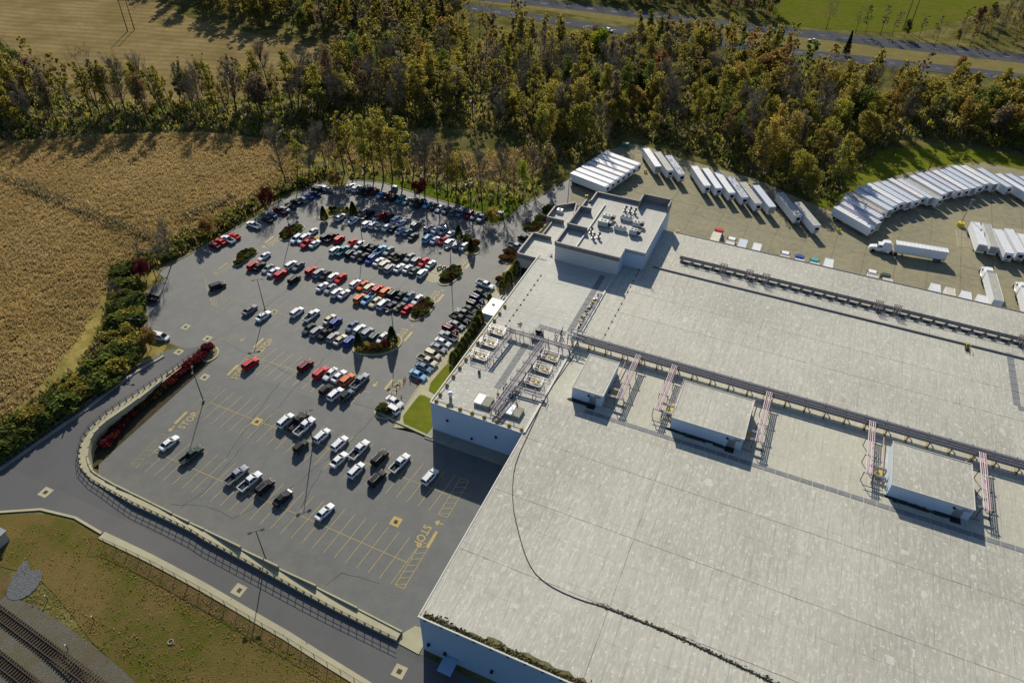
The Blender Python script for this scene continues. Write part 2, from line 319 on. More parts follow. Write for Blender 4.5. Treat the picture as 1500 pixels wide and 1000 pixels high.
# truck yard
yardpx=[(796,285),(835,262),(850,244),(884,222),(925,211),(945,214),(1000,233),(1060,250),(1110,263),(1150,282),(1200,303),(1222,312),(1222,298),(1270,270),(1330,253),(1400,240),(1440,238),(1500,250),(1560,262)]
yard=[(p.x,p.y) for p in pp(yardpx)]+[(210,300),(210,188),(-31,188),(-31,200),(-62,196),(-60,205)]
drape('truck_yard',yard,YARD,gz,.045)
# fields
def field(name,px,m,off,f=hf,sm=1): 
    px=smooth_px(px,sm,True); return drape(name,[(p.x,p.y) for p in pp(px,f)],m,f,off)
field('stubble_field',[(-60,0),(-60,70),(0,92),(60,118),(130,150),(250,150),(420,140),(520,105),(560,92),(500,75),(430,62),(300,35),(240,10),(200,-30),(0,-60)],STUB,.02)
field('pasture_field',[(1150,40),(1125,15),(1090,-40),(1150,-140),(1600,-120),(1500,-20),(1440,15),(1380,40),(1320,50),(1180,40)],PAST,.02)
field('upper_meadow',[(500,70),(550,62),(590,70),(580,100),(540,110),(500,95)],BRIGHT,.03)
field('corn_ground',[(-80,190),(0,205),(60,205),(150,197),(300,192),(400,205),(440,225),(430,262),(400,285),(330,320),(300,335),(230,370),(165,400),(155,450),(130,520),(95,570),(40,620),(-80,700)],CORNG,.02)
field('dry_path',[(172,392),(180,402),(172,450),(160,490),(140,530),(100,580),(40,640),(-80,710),(-80,655),(20,598),(70,550),(112,498),(146,438),(158,405)],DRY,.05)
field('dry_clearing',[(440,205),(520,195),(600,215),(700,232),(780,215),(820,250),(760,285),(700,262),(600,255),(500,240),(440,235)],DRY,.03)
field('sunny_verge',[(500,262),(600,262),(720,285),(770,285),(760,302),(735,326),(705,320),(700,306),(600,280),(560,266),(510,262)],BRIGHT,.05)
field('west_verge',[(225,425),(240,400),(300,355),(380,310),(470,262),(480,250),(430,245),(340,310),(230,360),(190,400),(188,470),(190,530),(205,540),(228,528),(243,512),(245,500),(212,488),(206,445)],DRY,.05)
field('tree_lawn',[(1180,300),(1250,240),(1300,215),(1400,215),(1500,230),(1580,245),(1560,270),(1440,242),(1330,257),(1270,275),(1225,300),(1200,305)],LAWN,.03)
field('south_lawn',[(0,756),(60,751),(110,764),(150,787),(300,862),(420,932),(530,1004),(560,1040),(300,1080),(150,960),(90,880),(50,840),(0,830),(-80,800),(-80,760)],LAWN2,.03,hf,1)
field('ballast_gravel',[(-60,860),(40,878),(95,915),(150,955),(200,1000),(240,1040),(200,1120),(-100,1120)],GRAV,.05,hf,1)
field('stone_pile_ground',[(8,868),(22,840),(40,815),(45,838),(62,832),(60,855),(38,876),(14,880)],STONE,.10,hf,1)
field('bare_red_soil',[(-5,845),(18,842),(10,870),(-10,885)],DIRT,.09,hf,1)
field('bare_soil_strip',[(165,800),(300,872),(420,940),(500,990),(470,985),(400,945),(280,885),(200,840),(150,808)],DIRT,.06,hf,1)
# highway
def road(name,a,m,off): return drape(name,[(p.x,p.y) for p in pp(a)],m,hf,off)
road('highway_median',[(640,-3),(815,18),(1000,48),(1185,76),(1350,92),(1600,125),(1600,100),(1300,68),(1100,45),(1000,32),(845,10),(700,-12)],mat('median_grass',(.15,.13,.05),.95,var=.8,vscale=.2,vcol=(.19,.155,.065)),.02)
HWY=mat('highway_asphalt',(.085,.09,.10),.9,var=.4,vscale=.05)
road('highway_far_lanes',[(690,0),(830,14),(930,26),(1100,46),(1185,56),(1300,70),(1500,93),(1600,105),(1600,92),(1500,80),(1300,57),(1185,44),(1100,35),(930,16),(830,4),(700,-12)],HWY,.05)
road('highway_near_lanes',[(640,8),(820,37),(900,49),(1000,62),(1185,84),(1300,98),(1600,132),(1600,120),(1300,86),(1185,74),(1000,50),(900,39),(820,27),(660,2)],HWY,.055)
ln=MB(); 
for k in range(26):
    for ya in (0,1):
        x0=690+k*34
        y=(lambda x:(np.interp(x,[690,830,930,1100,1185,1300,1500,1600],[-6,9,21,40.5,50,63.5,86.5,98]) if ya==0 else np.interp(x,[640,820,900,1000,1185,1300,1600],[5,32,44,56,79,92,126])))
        a,b=P(x0,y(x0)),P(x0+9,y(x0+9)); ln.box(((a.x+b.x)/2,(a.y+b.y)/2,gz(a.x,a.y)+.065),((b-a).length,.25,.012),WHP,math.atan2(b.y-a.y,b.x-a.x))
ln.build('lane_markings')['kind']='structure'
# creek
def strip(name,px,w,m,off):
    c=[(p.x,p.y) for p in pp(px)]; c=densify(c,12); a=offs(c,w/2); b=offs(c,-w/2); return drape(name,a+b[::-1],m,hf,off)
strip('creek_water',[(20,178),(60,172),(130,176),(200,174),(290,166),(390,163),(445,158),(505,156),(560,150),(640,152),(700,150),(745,135),(800,122)],7,WATER,.06)
field('creek_bank',[(360,172),(520,165),(520,152),(380,156)],BRIGHT,.03)
# kerbs, pavements, islands
kb=MB()
ribbon(kb,NORTHW,-.0,.35,gz,0,.20,CONC2)
ribbon(kb,[(p.x,p.y) for p in pp([(578,622),(608,575),(638,535),(670,493),(694,463),(714.7,430.6),(725.5,418),(752,382)])],0,.25,gz,0,.20,CONC)
kb.build('kerb')['kind']='structure'
walk=[(p.x,p.y) for p in pp([(576,627),(578,622),(608,575),(638,535),(670,493),(694,463),(714.7,430.6),(725.5,418),(752,382),(766,366)])]+[(-60.35,165),(-60.35,97.9)]
drape('entrance_pavement',walk,CONC,gz,.14)
def lawnpatch(px,off=.19): return drape('lawn',[(p.x,p.y) for p in pp(smooth_px(px,1,True))],LAWN,gz,off)
lawnpatch([(583,620),(612,581),(618,578),(632,585),(640,590),(640,615),(633,628),(620,640)])
lawnpatch([(624,570),(650,538),(660,530),(672,528),(676,533),(650,575),(640,580)])
field2=drape('planting_bed',[(p.x,p.y) for p in pp([(655,530),(662,515),(700,470),(712,462),(712,475),(676,530),(660,540)])],MULCH,gz,.20)
drape('planting_bed',[(p.x,p.y) for p in pp([(727,424),(760,372),(775,372),(770,392),(745,430),(733,432)])],MULCH,gz,.20)
w=MB(); ribbon(w,[(p.x,p.y) for p in pp([(552,603),(578,617),(633,642)])],-.25,.25,gz,-.3,.35,CONC,step=2); tag(w.build('kerb_wall'),'low pale concrete edge wall between lower lawn and car park','wall')
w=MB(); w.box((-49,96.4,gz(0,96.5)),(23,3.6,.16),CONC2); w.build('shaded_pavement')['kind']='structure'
DBED=mat('mulch_with_shade',(.075,.06,.035),.95,var=.6,vscale=1,vcol=(.04,.035,.02))  # mulch, with the wall and hedge shade put into its dark colour
ISL=[('west',[(343,385),(349,374),(365,367),(378,366),(377,371),(362,382),(348,390),(341,390)]),
('northwest',[(408,346),(414,337),(430,331),(445,331),(447,334),(438,341),(424,352),(412,353)]),
('north',[(468,318),(474,308),(490,303),(520,304),(534,310),(528,315),(495,315),(475,322),(468,322)]),
('northeast',[(672,350),(676,342),(690,350),(703,361),(702,371),(690,375),(678,370),(672,362)]),
('bike',[(641,410),(652,400),(664,389),(672,389),(678,394),(677,402),(665,413),(655,418),(645,418)]),
('east',[(600,462),(608,445),(618,437),(630,436),(638,442),(636,450),(625,463),(610,470),(601,469)]),
('south',[(516,515),(520,507),(540,500),(570,500),(580,490),(588,495),(588,504),(577,514),(555,520),(530,520)]),
('nose',[(549,604),(552,597),(560,594),(572,598),(578,607),(572,614),(560,613),(552,611)]),
('entrance',[(734,382),(741,371),(752,367),(766,372),(762,384),(752,388),(740,387)]),
('entrance top',[(770,342),(778,325),(795,312),(806,308),(806,320),(795,335),(786,343)]),
('hedge head',[(292,519),(304,508),(316,508),(321,516),(316,525),(300,532)])]
ISLW={}
for nm,px in ISL:
    pts=[(p.x,p.y) for p in pp(smooth_px(px,2,True))]; ISLW[nm]=pts
    ar=sum(pts[i][0]*pts[(i+1)%len(pts)][1]-pts[(i+1)%len(pts)][0]*pts[i][1] for i in range(len(pts)))
    if ar<0: pts=pts[::-1]
    k=MB(); ribbon(k,pts,-.25,.15,gz,-.1,.26,CONC,True,1.5); k.build('island_kerb')['kind']='structure'
    drape('island_soil',pts,{'north':DRY,'south':DRY,'west':DBED,'northwest':DBED,'bike':DBED}.get(nm,MULCH),gz,.2)
drape('motorcycle_pad',[(p.x,p.y) for p in pp([(623,410),(640,387),(654,391),(660,397),(642,414),(632,414)])],CONC,gz,.075)
drape('hedge_bed',[(p.x,p.y) for p in pp([(318,523),(276,561),(220,611.6),(164,662),(145,680),(133,688),(130,650),(156,618.6),(192,594),(248,553.4),(298,520)])],DBED,gz,.09)
# ---- sidewalk on top of the stepped retaining wall
INNER=[P(a,b,0,hf) for a,b in [(298,518),(248,553),(192,593),(155.6,618.6),(140,632.6),(131,648),(128,670),(133,688.6),(144.4,697),(172.4,713.5),(214.4,734.5),(263.4,759.6),(300,777.4),(391,825.5),(482,871),(588.5,927)]]
INNER=[(p.x,p.y) for p in INNER]
def resample(pts,n):
    d=[0]
    for a,b in zip(pts,pts[1:]): d.append(d[-1]+math.hypot(b[0]-a[0],b[1]-a[1]))
    return [(float(np.interp(t,d,[p[0] for p in pts])),float(np.interp(t,d,[p[1] for p in pts]))) for t in np.linspace(0,d[-1],n)]
ro,ri=[],[]
for k in range(len(RAIL)-1):                       # pair the two edges of the pavement segment by segment
    for j in range(5):
        t=j/5; ro.append(tuple(RAIL[k][i]*(1-t)+RAIL[k+1][i]*t for i in (0,1))); ri.append(tuple(INNER[k][i]*(1-t)+INNER[k+1][i]*t for i in (0,1)))
ro.append(RAIL[-1]); ri.append(INNER[-1])
sw=MB(); vs=[]
def top(p): return hf(*p)+.25+.5*ss((p[0]+118)/14)*(1 if p[1]<72 else 0)
for a,b in zip(ro,ri): vs+=[(a[0],a[1],hf(*a)-1),(a[0],a[1],top(a)),(b[0],b[1],top(a)),(b[0],b[1],gz(*b)-.5)]
n=len(ro); sw.add(vs,[f for i in range(n-1) for f in ((4*i,4*i+4,4*i+5,4*i+1),(4*i+1,4*i+5,4*i+6,4*i+2),(4*i+2,4*i+6,4*i+7,4*i+3))],CONC)
wl=thing('retaining_wall','curved pale concrete retaining wall and pavement between loop road and car park','wall')
sw.build('pavement',wl)
ap=[(-37.85,52.6),(-37.85,57.2),(-39.6,55.6),(-41.0,55.4)]+[(INNER[-1][0]+.25,INNER[-1][1]+.1),(RAIL[-1][0]+.25,RAIL[-1][1]-.1),(-37.85,51.1)]
drape('corner_apron',ap,CONC,gz,.16)
a,b=ro[-1],ri[-1]; em=MB(); em.add([(a[0],a[1],hf(*a)-1),(a[0],a[1],top(a)),(b[0],b[1],top(b)),(b[0],b[1],gz(*b)-.5)],[(0,1,2,3)],CONC); em.build('end_face',wl)
cap=MB(); step=3
for i in range(0,n-step,step):
    a,b=ri[i],ri[i+step]; z=max(top(ro[i]),top(ro[i+step]))+(.16 if i>22 else .12); d=Vector((b[0]-a[0],b[1]-a[1])); L=d.length; an=math.atan2(d.y,d.x)
    cap.box(((a[0]+b[0])/2,(a[1]+b[1])/2,z-1.4),(L*1.02,.3,1.4),CONC,an)
cap.build('stepped_parapet',wl)
fl=thing('guard_rail','black metal railing curving along the retaining wall beside the loop road','railing')
post=None; fr=MB(); pts=densify(RAIL,.8); last=None; acc=0; k=0; PO=[]
dacc=0
for a,b in zip(ro,ro[1:]):
    for h in (.45,.95): fr.tube((a[0],a[1],top(a)+h),(b[0],b[1],top(b)+h),.04,BLACKM,4)
fr.build('rail',fl)
pm=MB(); pm.box((0,0,0),(.1,.1,1.0),BLACKM); pm.box((0,.2,0),(.07,.35,.2),BLACKM); _o=pm.build('post',fl); pme=_o.data; bpy.data.objects.remove(_o)
rs=resample(RAIL,74)
for a,b in zip(rs,rs[1:]): link('post',pme,fl,(a[0],a[1],top(a)),math.atan2(b[1]-a[1],b[0]-a[0]))
# outer kerb pavements and fences beside the loop road
def walk2(name,px,w,m,off=.18):
    c=[(p.x,p.y) for p in (P(a,b,0,hf) for a,b in px)]; mb=MB(); ribbon(mb,c,-w/2,w/2,hf,-.3,off,m,step=3); o=mb.build(name); o['kind']='structure'; return c
walk2('kerb',[(0,750),(60,746),(110,758),(149,781)],.5,CONC)
swc=walk2('south_pavement',[(149,784),(220,818),(300,861),(420,931),(535,1003),(600,1045)],1.7,CONC)
def fence(name,label,px,h,m,wire,npost,rails=(1,),f=hf):
    c=resample([(p.x,p.y) for p in (P(a,b,0,f) for a,b in px)],npost); r=thing(name,label,'fence'); pmb=MB(); pmb.tube((0,0,-.2),(0,0,h),.05,m,6); o=pmb.build('post',r); me=o.data; bpy.data.objects.remove(o); rm=MB()
    for a,b in zip(c,c[1:]):
        for q in rails: rm.tube((a[0],a[1],f(*a)+h*q),(b[0],b[1],f(*b)+h*q),.035,m,4)
    for a in c: link('post',me,r,(a[0],a[1],f(*a)))
    rm.build('rail',r)
    if wire:
        wm=MB()
        for a,b in zip(c,c[1:]):
            L=math.hypot(b[0]-a[0],b[1]-a[1]); k=int(L/.3)
            for j in range(k):
                t0,t1=j/k,(j+1)/k
                for u,v in ((0,1),(1,0)):
                    p=(a[0]+(b[0]-a[0])*t0,a[1]+(b[1]-a[1])*t0,f(*a)+h*u); q=(a[0]+(b[0]-a[0])*t1,a[1]+(b[1]-a[1])*t1,f(*a)+h*v); wm.tube(p,q,.006,m,3,cap=False)
        wm.build('wire_mesh',r)
fence('chain_link_fence','thin dark chain link fence between south pavement and dull lawn',[(134,796),(145,792),(220,826),(300,869),(420,939),(532,1006),(600,1050)],1.8,BLACKM,True,26)
fence('railing_fence','grey railing between dark hedge and the upper end of loop road',[(-40,712),(0,684),(60,642),(130,594),(200,541),(236,520)],1.1,STEEL,False,34,(1,.55))
gw=walk2('west_kerb_wall',[(-40,716),(0,688),(60,646),(130,598),(200,545),(240,522)],.8,CONC2,.35)
# railway
for nm,off in (('north',0),('south',-5.2)):
    A,B=P(-40,871,0,hf),P(150,1012,0,hf); d=(B-A); d.z=0; d.normalize(); nrm=Vector((-d.y,d.x,0)); an=math.atan2(d.y,d.x)
    tr=thing('railway_track',('railway track beside the gravel at lower left, nearer the lawn' if nm=='north' else 'railway track at the extreme lower left corner of the picture'),'railway track')
    rm=MB(); L=95; c=A+d*20+nrm*off; z=hf(c.x,c.y)+.12
    for s in (-.75,.75):
        q=c+nrm*s; rm.box((q.x,q.y,z+.12),(L,.14,.18),RAILM,an)
    rm.build('rail',tr); tm=MB()
    for k in range(150):
        q=c+d*(-46+k*.62); tm.box((q.x,q.y,z),(.25,2.6,.14),TIE,an+random.uniform(-.03,.03))
    o=tm.build('tie',tr); o['kind']='stuff'
# ============================================================= road paint
MK=MB()
def pstripe(mb,a,b,w,m,f=gz,off=.075):
    L=math.hypot(b[0]-a[0],b[1]-a[1]); n=max(1,int(L/5)); d=Vector((b[0]-a[0],b[1]-a[1])).normalized(); nn=Vector((-d.y,d.x))*w/2
    ts=sorted(set([0,1]+[i/n for i in range(n)]+[ (g-a[1])/(b[1]-a[1]) for g in (50,95,150) if abs(b[1]-a[1])>1e-3 and 0<(g-a[1])/(b[1]-a[1])<1]))
    for t0,t1 in zip(ts,ts[1:]):
        p=(a[0]+(b[0]-a[0])*t0,a[1]+(b[1]-a[1])*t0); q=(a[0]+(b[0]-a[0])*t1,a[1]+(b[1]-a[1])*t1)
        vs=[(p[0]+nn.x,p[1]+nn.y),(p[0]-nn.x,p[1]-nn.y),(q[0]-nn.x,q[1]-nn.y),(q[0]+nn.x,q[1]+nn.y)]
        mb.add([(x,y,f(x,y)+off) for x,y in vs],[(0,1,2,3)],m)
def bay(A,B,pitch=2.62,up=5.1,dn=5.1,m=YEL,cl=True,skew=.1,skipu=(),f=gz):
    a,b=P(*A),P(*B); L=(b-a).length
    if cl: pstripe(MK,a,b,.13,m)
    for k in range(int(L/pitch)+1):
        t=k*pitch/L; c=a.lerp(b,t)
        pstripe(MK,(c.x-skew*dn,c.y-dn),(c.x+skew*up,c.y+up),.12,m)
bay((226.4,661.6),(598.6,824.6)); bay((307.8,589.7),(655,724)); bay((371.3,523.8),(542,575)); bay((345.4,438.3),(500,488),m=YELF)
bay((378,392),(600,458),m=YELF); bay((447,347),(640,402),m=YELF); bay((507,322),(700,368),m=YELF)
for A,B,m in (((206,447),(212,486),YELF),):
    a,b=P(*A),P(*B)
    for k in range(8):
        c=a.lerp(b,k/7*1.25); pstripe(MK,(c.x+.4,c.y),(c.x+5.4,c.y+.6),.12,m)
for k in range(22):                                                # stalls along the building side
    a=P(578,617).lerp(P(720,420),k/21*1.0); pstripe(MK,(a.x-.2,a.y),(a.x-5.4,a.y+1.0),.11,YELF)
def hatch(q,m,n=7):
    q=[P(*p) for p in q]
    for a,b in zip(q,q[1:]+q[:1]): pstripe(MK,a,b,.12,m)
    for k in range(n): 
        a=q[0].lerp(q[3],(k+.1)/n); b=q[1].lerp(q[2],min(1,(k+.75)/n)); pstripe(MK,a,b,.11,m)
hatch([(579,856.5),(591.6,862.3),(630,797.8),(617.5,793.9)],YEL); hatch([(642.2,753),(655.2,758.3),(687.2,704.2),(674.7,699.8)],YEL)
hatch([(272.6,605),(282.5,608.4),(324.3,568.4),(314.4,564.8)],YELF); hatch([(345.5,540.3),(356.9,541.3),(392,506.6),(379.6,503)],YEL,6); hatch([(192,679.4),(201,684.4),(249.4,639.6),(236.8,635.4)],YELF)
hatch([(299,407),(311,447),(319,451),(333,440)],YELF,5); hatch([(306,504),(330,502),(347,492),(346,489)],YELF,3)
hatch([(720,405),(737,408),(744,398),(728,395)],YELF,5); hatch([(716,395),(722,395),(752,380),(740,392)],YELF,3)
for a,b in (((609,566),(640,505)),((543,557),(509,598)),((598,560),(632,573)),((590,548),(614,558))): pstripe(MK,P(*a),P(*b),.12,YEL if a[1]<560 and a[0]<560 else YELF)
MK.build('parking_lines')['kind']='structure'
YM=MB()                                                             # white lines in the truck yard
q=[(1400,337),(1418,338),(1421,362),(1403,361)]; q=[P(*p) for p in q]
for a,b in ((0,3),(1,2)): pstripe(YM,q[a],q[b],.15,WHP,off=.06)
for k in range(12): pstripe(YM,q[0].lerp(q[3],(k+.8)/12),q[1].lerp(q[2],(k)/12),.14,WHP,off=.06)
q=[P(*p) for p in [(1455,334),(1540,338),(1540,350),(1455,346)]]
for k in range(26): pstripe(YM,q[0].lerp(q[1],k/26),q[3].lerp(q[2],(k-1.5)/26),.16,WHP,off=.06)
YM.build('yard_lines')['kind']='structure'
JM=MB(); JC=mat('joint_tar',(.13,.12,.085),.9); JL=mat('pale_joint',(.30,.28,.20),.9)
def ystripe(a,b,w,m,off): 
    c=densify([a,b],4)
    for p,q in zip(c,c[1:]):
        if inside(p[0],p[1],yard) and inside(q[0],q[1],yard): pstripe(JM,p,q,w*random.uniform(.6,1.3),m,off=off)
for k in range(14): ystripe((-60,194+k*6.1),(200,190+k*6.1),.14,JC if k%3 else JL,.052)
for k in range(26): ystripe((-55+k*9,192),(-50+k*9,290),.12,JC,.055)
JM.build('yard_joints')['kind']='structure'
SM_=MB(); OIL=mat('oil_stain',(.10,.095,.065),.85,var=.8,vscale=1.5,vcol=(.17,.155,.10))
for k in range(150):
    x=random.uniform(-25,110); y=193+abs(random.gauss(0,4.5)); r=random.uniform(.3,1.1); l=random.uniform(.8,3.2); n8=9
    SM_.add([(x+math.cos(i*6.283/n8)*r*random.uniform(.5,1),y+math.sin(i*6.283/n8)*l*random.uniform(.5,1),gz(x,y)+.058+k*.0001) for i in range(n8)],[tuple(range(n8))],OIL)
SM_.build('oil_stains')['kind']='structure'
for nm,off in (('a',0),):
    cr=MB()
    for L in ([(410,560),(380,600),(352,640),(330,672)],[(262,745),(300,720),(343,668),(380,628),(440,560),(520,480)],[(343,758),(380,738),(430,712),(520,640),(560,600)],[(470,690),(440,745),(455,720)],[(0,726),(40,712),(90,706),(120,690)],[(343,758),(300,742),(250,738)],[(556,855),(500,838),(452,880)],[(240,520),(300,505),(360,470),(430,420),(470,380)],[(560,445),(610,400),(680,350),(700,330)],[(325,500),(420,545),(520,590),(560,604)],[(480,450),(560,400),(600,372)]):
        c=densify([(p.x,p.y) for p in pp(L)],1.6); c=[(x+random.uniform(-.25,.25),y+random.uniform(-.25,.25)) for x,y in c]
        for a,b in zip(c,c[1:]):
            if inside(a[0],a[1],lot_poly) and inside(b[0],b[1],lot_poly): pstripe(cr,a,b,random.uniform(.07,.16),PATCH,off=.068)
    cr.build('tarmac_cracks')['kind']='structure'
# words, arrows, drains
def text(s,loc,rz,size,m,off=.08,sx=1,tilt=True):
    cu=bpy.data.curves.new('stop_marking','FONT'); cu.body=s; cu.size=size; cu.align_x='CENTER'; cu.align_y='CENTER'; cu.space_character=1.1; cu.offset=.03
    cu.materials.append(m); o=bpy.data.objects.new('stop_marking',cu); COL.objects.link(o); x,y=loc[0],loc[1]; z=gz(x,y)+off
    sl=(gz(0,y+1)-gz(0,y-1))/2
    n=Vector((0,-sl,1)).normalized(); ax=Vector((math.cos(rz),math.sin(rz),0)); ax=(ax-n*ax.dot(n)).normalized(); ay=n.cross(ax)
    M=Matrix((( ax.x*sx,ay.x,n.x,x),(ax.y*sx,ay.y,n.y,y),(ax.z*sx,ay.z,n.z,z),(0,0,0,1))); o.matrix_world=M; o['kind']='structure'; return o
def world_px(p): q=P(*p); return q
STOPS=[((626,785),(633,790),270-180+0,YEL,1),((273,617),(265,612),1,YEL,0),((347,546),(341,542),1,YEL,0),((371,507),(379,502.5),1,YEL,0),((566,571),(570,563),1,YEL,0),((397,356),(395,351),1,YEL,0),((330,395),(327,390),1,YELF,0),
 ((590,490),(598,493),1,YEL,1),((637,434),(645,437),1,YEL,1),((678,386),(686,389),1,YEL,1)]
for tp,bp,_,m,east in STOPS:
    b=P(*bp)
    v=Vector((1,0)) if east else Vector((-1,0)); a=b-v.to_3d()*2.3      # the word faces the driver who comes down the aisle
    text('STOP',(a.x,a.y),math.atan2(v.y,v.x)-R(90),2.5,m,sx=.8)
    bb=MB(); u=Vector((-v.y,v.x)); c=Vector((b.x,b.y)); pstripe(bb,(c.x-u.x*2.0,c.y-u.y*2.0),(c.x+u.x*2.0,c.y+u.y*2.0),.65,m,off=.08); bb.build('stop_bar')['kind']='structure'
for p,rz,m in (((643,766),180,YEL),((251.5,628),-90,YEL),((356,497),-90,YELF),((550,563),-90,YEL),((387,362),170,YEL),((317,401.5),170,YELF),((650,426),200,YELF),((606,477),200,YELF),((688,350),10,YELF),((689,452-20),10,YELF)):
    c=P(*p); a=R(rz); am=MB(); d=Vector((math.cos(a),math.sin(a))); n2=Vector((-d.y,d.x)); pstripe(am,(c.x-d.x*1.,c.y-d.y*1.),(c.x+d.x*.1,c.y+d.y*.1),.28,m,off=.08)
    tri=[(c.x+d.x*1,c.y+d.y*1),(c.x+d.x*.05+n2.x*.7,c.y+d.y*.05+n2.y*.7),(c.x+d.x*.05-n2.x*.7,c.y+d.y*.05-n2.y*.7)]; am.add([(x,y,gz(x,y)+.082) for x,y in tri],[(0,1,2)],m); am.build('arrow_marking')['kind']='structure'
IRON=mat('rusty_grate',(.05,.035,.02),.8)
DR=[(580,764,YEL,1.6,'yellow painted drain square beside the lowest stalls near the warehouse'),(376.5,617.5,YEL,1.6,'yellow drain diamond on the middle line of the second bay from the south'),(402,457,YELF,1.4,'faded yellow drain diamond on stalls beside the lone white sedan'),(350,864,CONC,1.7,'pale drain square on the loop road south of the railing'),(585,983,CONC,1.7,'pale drain square on road at the warehouse corner'),(67,721,CONC,1.7,'pale drain square on loop road at the left edge'),
 (262,515.5,CONC,1.5,'pale drain diamond on the road beside the orange tree island'),(304,496,CONC,1.5,'pale drain diamond just north of the red hedge tip'),(272,479,CONC,1.5,'pale drain diamond in the open tarmac west of the stop bar'),(300,552.5,CONC,1.5,'pale drain diamond east of the red hedge row'),(524.5,297,CONC,1.3,'pale drain square north of the top grass island'),(464.5,319,YELF,1.2,'small yellow drain square west of top grass island'),(465,348,YEL,1.3,'yellow drain square between white hatchback and black cars'),(736,341,CONC,1.3,'pale drain square west of the entrance shrubs'),(750,352,CONC,1.3,'pale drain square beside the black sedan at entrance')]
for i,(x,y,m,s,lab) in enumerate(DR):
    f=hf if i in (3,4,5,6) else gz
    c=P(x,y,0,f); d=MB(); s*=.66; sq=[(c.x-s,c.y-s),(c.x+s,c.y-s),(c.x+s,c.y+s),(c.x-s,c.y+s)]; t=thing('drain_inlet',lab,'drain',group='drain inlets in the paving')
    d.add([(a,b,f(a,b)+.085) for a,b in sq],[(0,1,2,3)],m); d.build('concrete_collar',t); d=MB(); d.box((c.x,c.y,f(c.x,c.y)+.04),(s*.75,s*.75,.07),IRON); d.build('grate',t)
# ============================================================= WAREHOUSE
ZR=7.6
RF=roofmat('warehouse_roof',(.43,.418,.352),(.26,.25,.215),(.60,.585,.53),'y',1.55); RF2=roofmat('west_wing_roof',(.44,.43,.38),(.25,.245,.22),(.58,.575,.54),'x',1.4)
RF3=roofmat('pale_roof_strip',(.455,.44,.35),(.30,.29,.24),(.57,.56,.50),'y',1.3)
X0,X1=-37.55,150.; Y0,Y1=52.3,191.8
RY=[Y0,109.5,131.8,171.2,Y1]; RM=[RF,RF3,RF,RF]
wh=thing('warehouse','huge warehouse with weathered pale flat roof filling the lower right','warehouse')
for k in range(4):
    m=MB(); a,b=RY[k],RY[k+1]; z=ZR
    for i in range(8):
        xa=X0+(X1-X0)*i/8; xb=X0+(X1-X0)*(i+1)/8; m.add([(xa,a,z),(xb,a,z),(xb,b,z),(xa,b,z)],[(0,1,2,3)],RM[k])
    m.build('roof',wh)
def wallrun(pts,z1,z0,m,name,parent,t=.3):
    mb=MB()
    for a,b in zip(pts,pts[1:]): mb.add([(a[0],a[1],z0),(b[0],b[1],z0),(b[0],b[1],z1),(a[0],a[1],z1)],[(0,1,2,3)],m)
    return mb.build(name,parent)
PANEL=mat('panel_wall',(.27,.40,.54),.55,var=.15,vscale=.3,vcol=(.24,.36,.50)); PANEL2=mat('pale_panel_wall',(.42,.51,.63),.5,var=.15,vscale=.3,vcol=(.38,.47,.6))
wallrun([(X0,Y1),(X0,Y0),(X1,Y0),(X1,Y1),(X0,Y1)],ZR-.02,-5,PANEL,'wall',wh)
m=MB(); m.box(((X0+X1)/2,Y0-.12,ZR-.25),(X1-X0+.5,.24,.33),TRIML); m.box((X0-.12,(Y0+97.9)/2,ZR-.25),(.24,97.9-Y0,.33),TRIML); m.box((X0-.02,(98+163)/2,ZR),(.5,65,.28),TRIML); m.box(((X0+X1)/2+5,Y1+.1,ZR-.25),(X1-X0-10,.3,.4),TRIM); m.build('coping',wh)
m=MB()
for k in range(60): m.box((X0+1.2+k*3.05,Y0-.28,ZR-.32),(.5,.12,.2),BLACKM)
m.build('gutter_bracket',wh)['kind']='stuff'
def jseam(mb,a,b,w,m,z=ZR,wob=.05,step=1.5):
    c=densify([a,b],step); 
    prev=None
    for i,p in enumerate(c):
        q=(p[0],p[1]+random.uniform(-wob,wob)) if abs(b[0]-a[0])>abs(b[1]-a[1]) else (p[0]+random.uniform(-wob,wob),p[1])
        if prev: 
            d=Vector((q[0]-prev[0],q[1]-prev[1])).normalized(); n=Vector((-d.y,d.x))*w*random.uniform(.5,1.2)/2
            mb.add([(prev[0]+n.x,prev[1]+n.y,z),(prev[0]-n.x,prev[1]-n.y,z),(q[0]-n.x,q[1]-n.y,z),(q[0]+n.x,q[1]+n.y,z)],[(0,1,2,3)],m)
        prev=q
SEAM=mat('roof_seam_dirt',(.13,.125,.10),.9,var=.6,vscale=1,vcol=(.25,.24,.2))
m=MB()
for y in (82.,97.,67.,120.4-.5,147.,157.): 
    if y in (120.4-.5,): continue
    jseam(m,(X0+.3,y),(X1,y),.11,SEAM,ZR+.006); m.build('roof_joint',wh); m=MB()
for x in (-8.7,): jseam(m,(x,Y0+.3),(x,109),.09,SEAM,ZR+.008); m.build('roof_joint',wh); m=MB()
for x in (-32.,): jseam(m,(x,134.5),(x,171),.12,SEAM,ZR+.008)
m.build('roof_joint',wh)
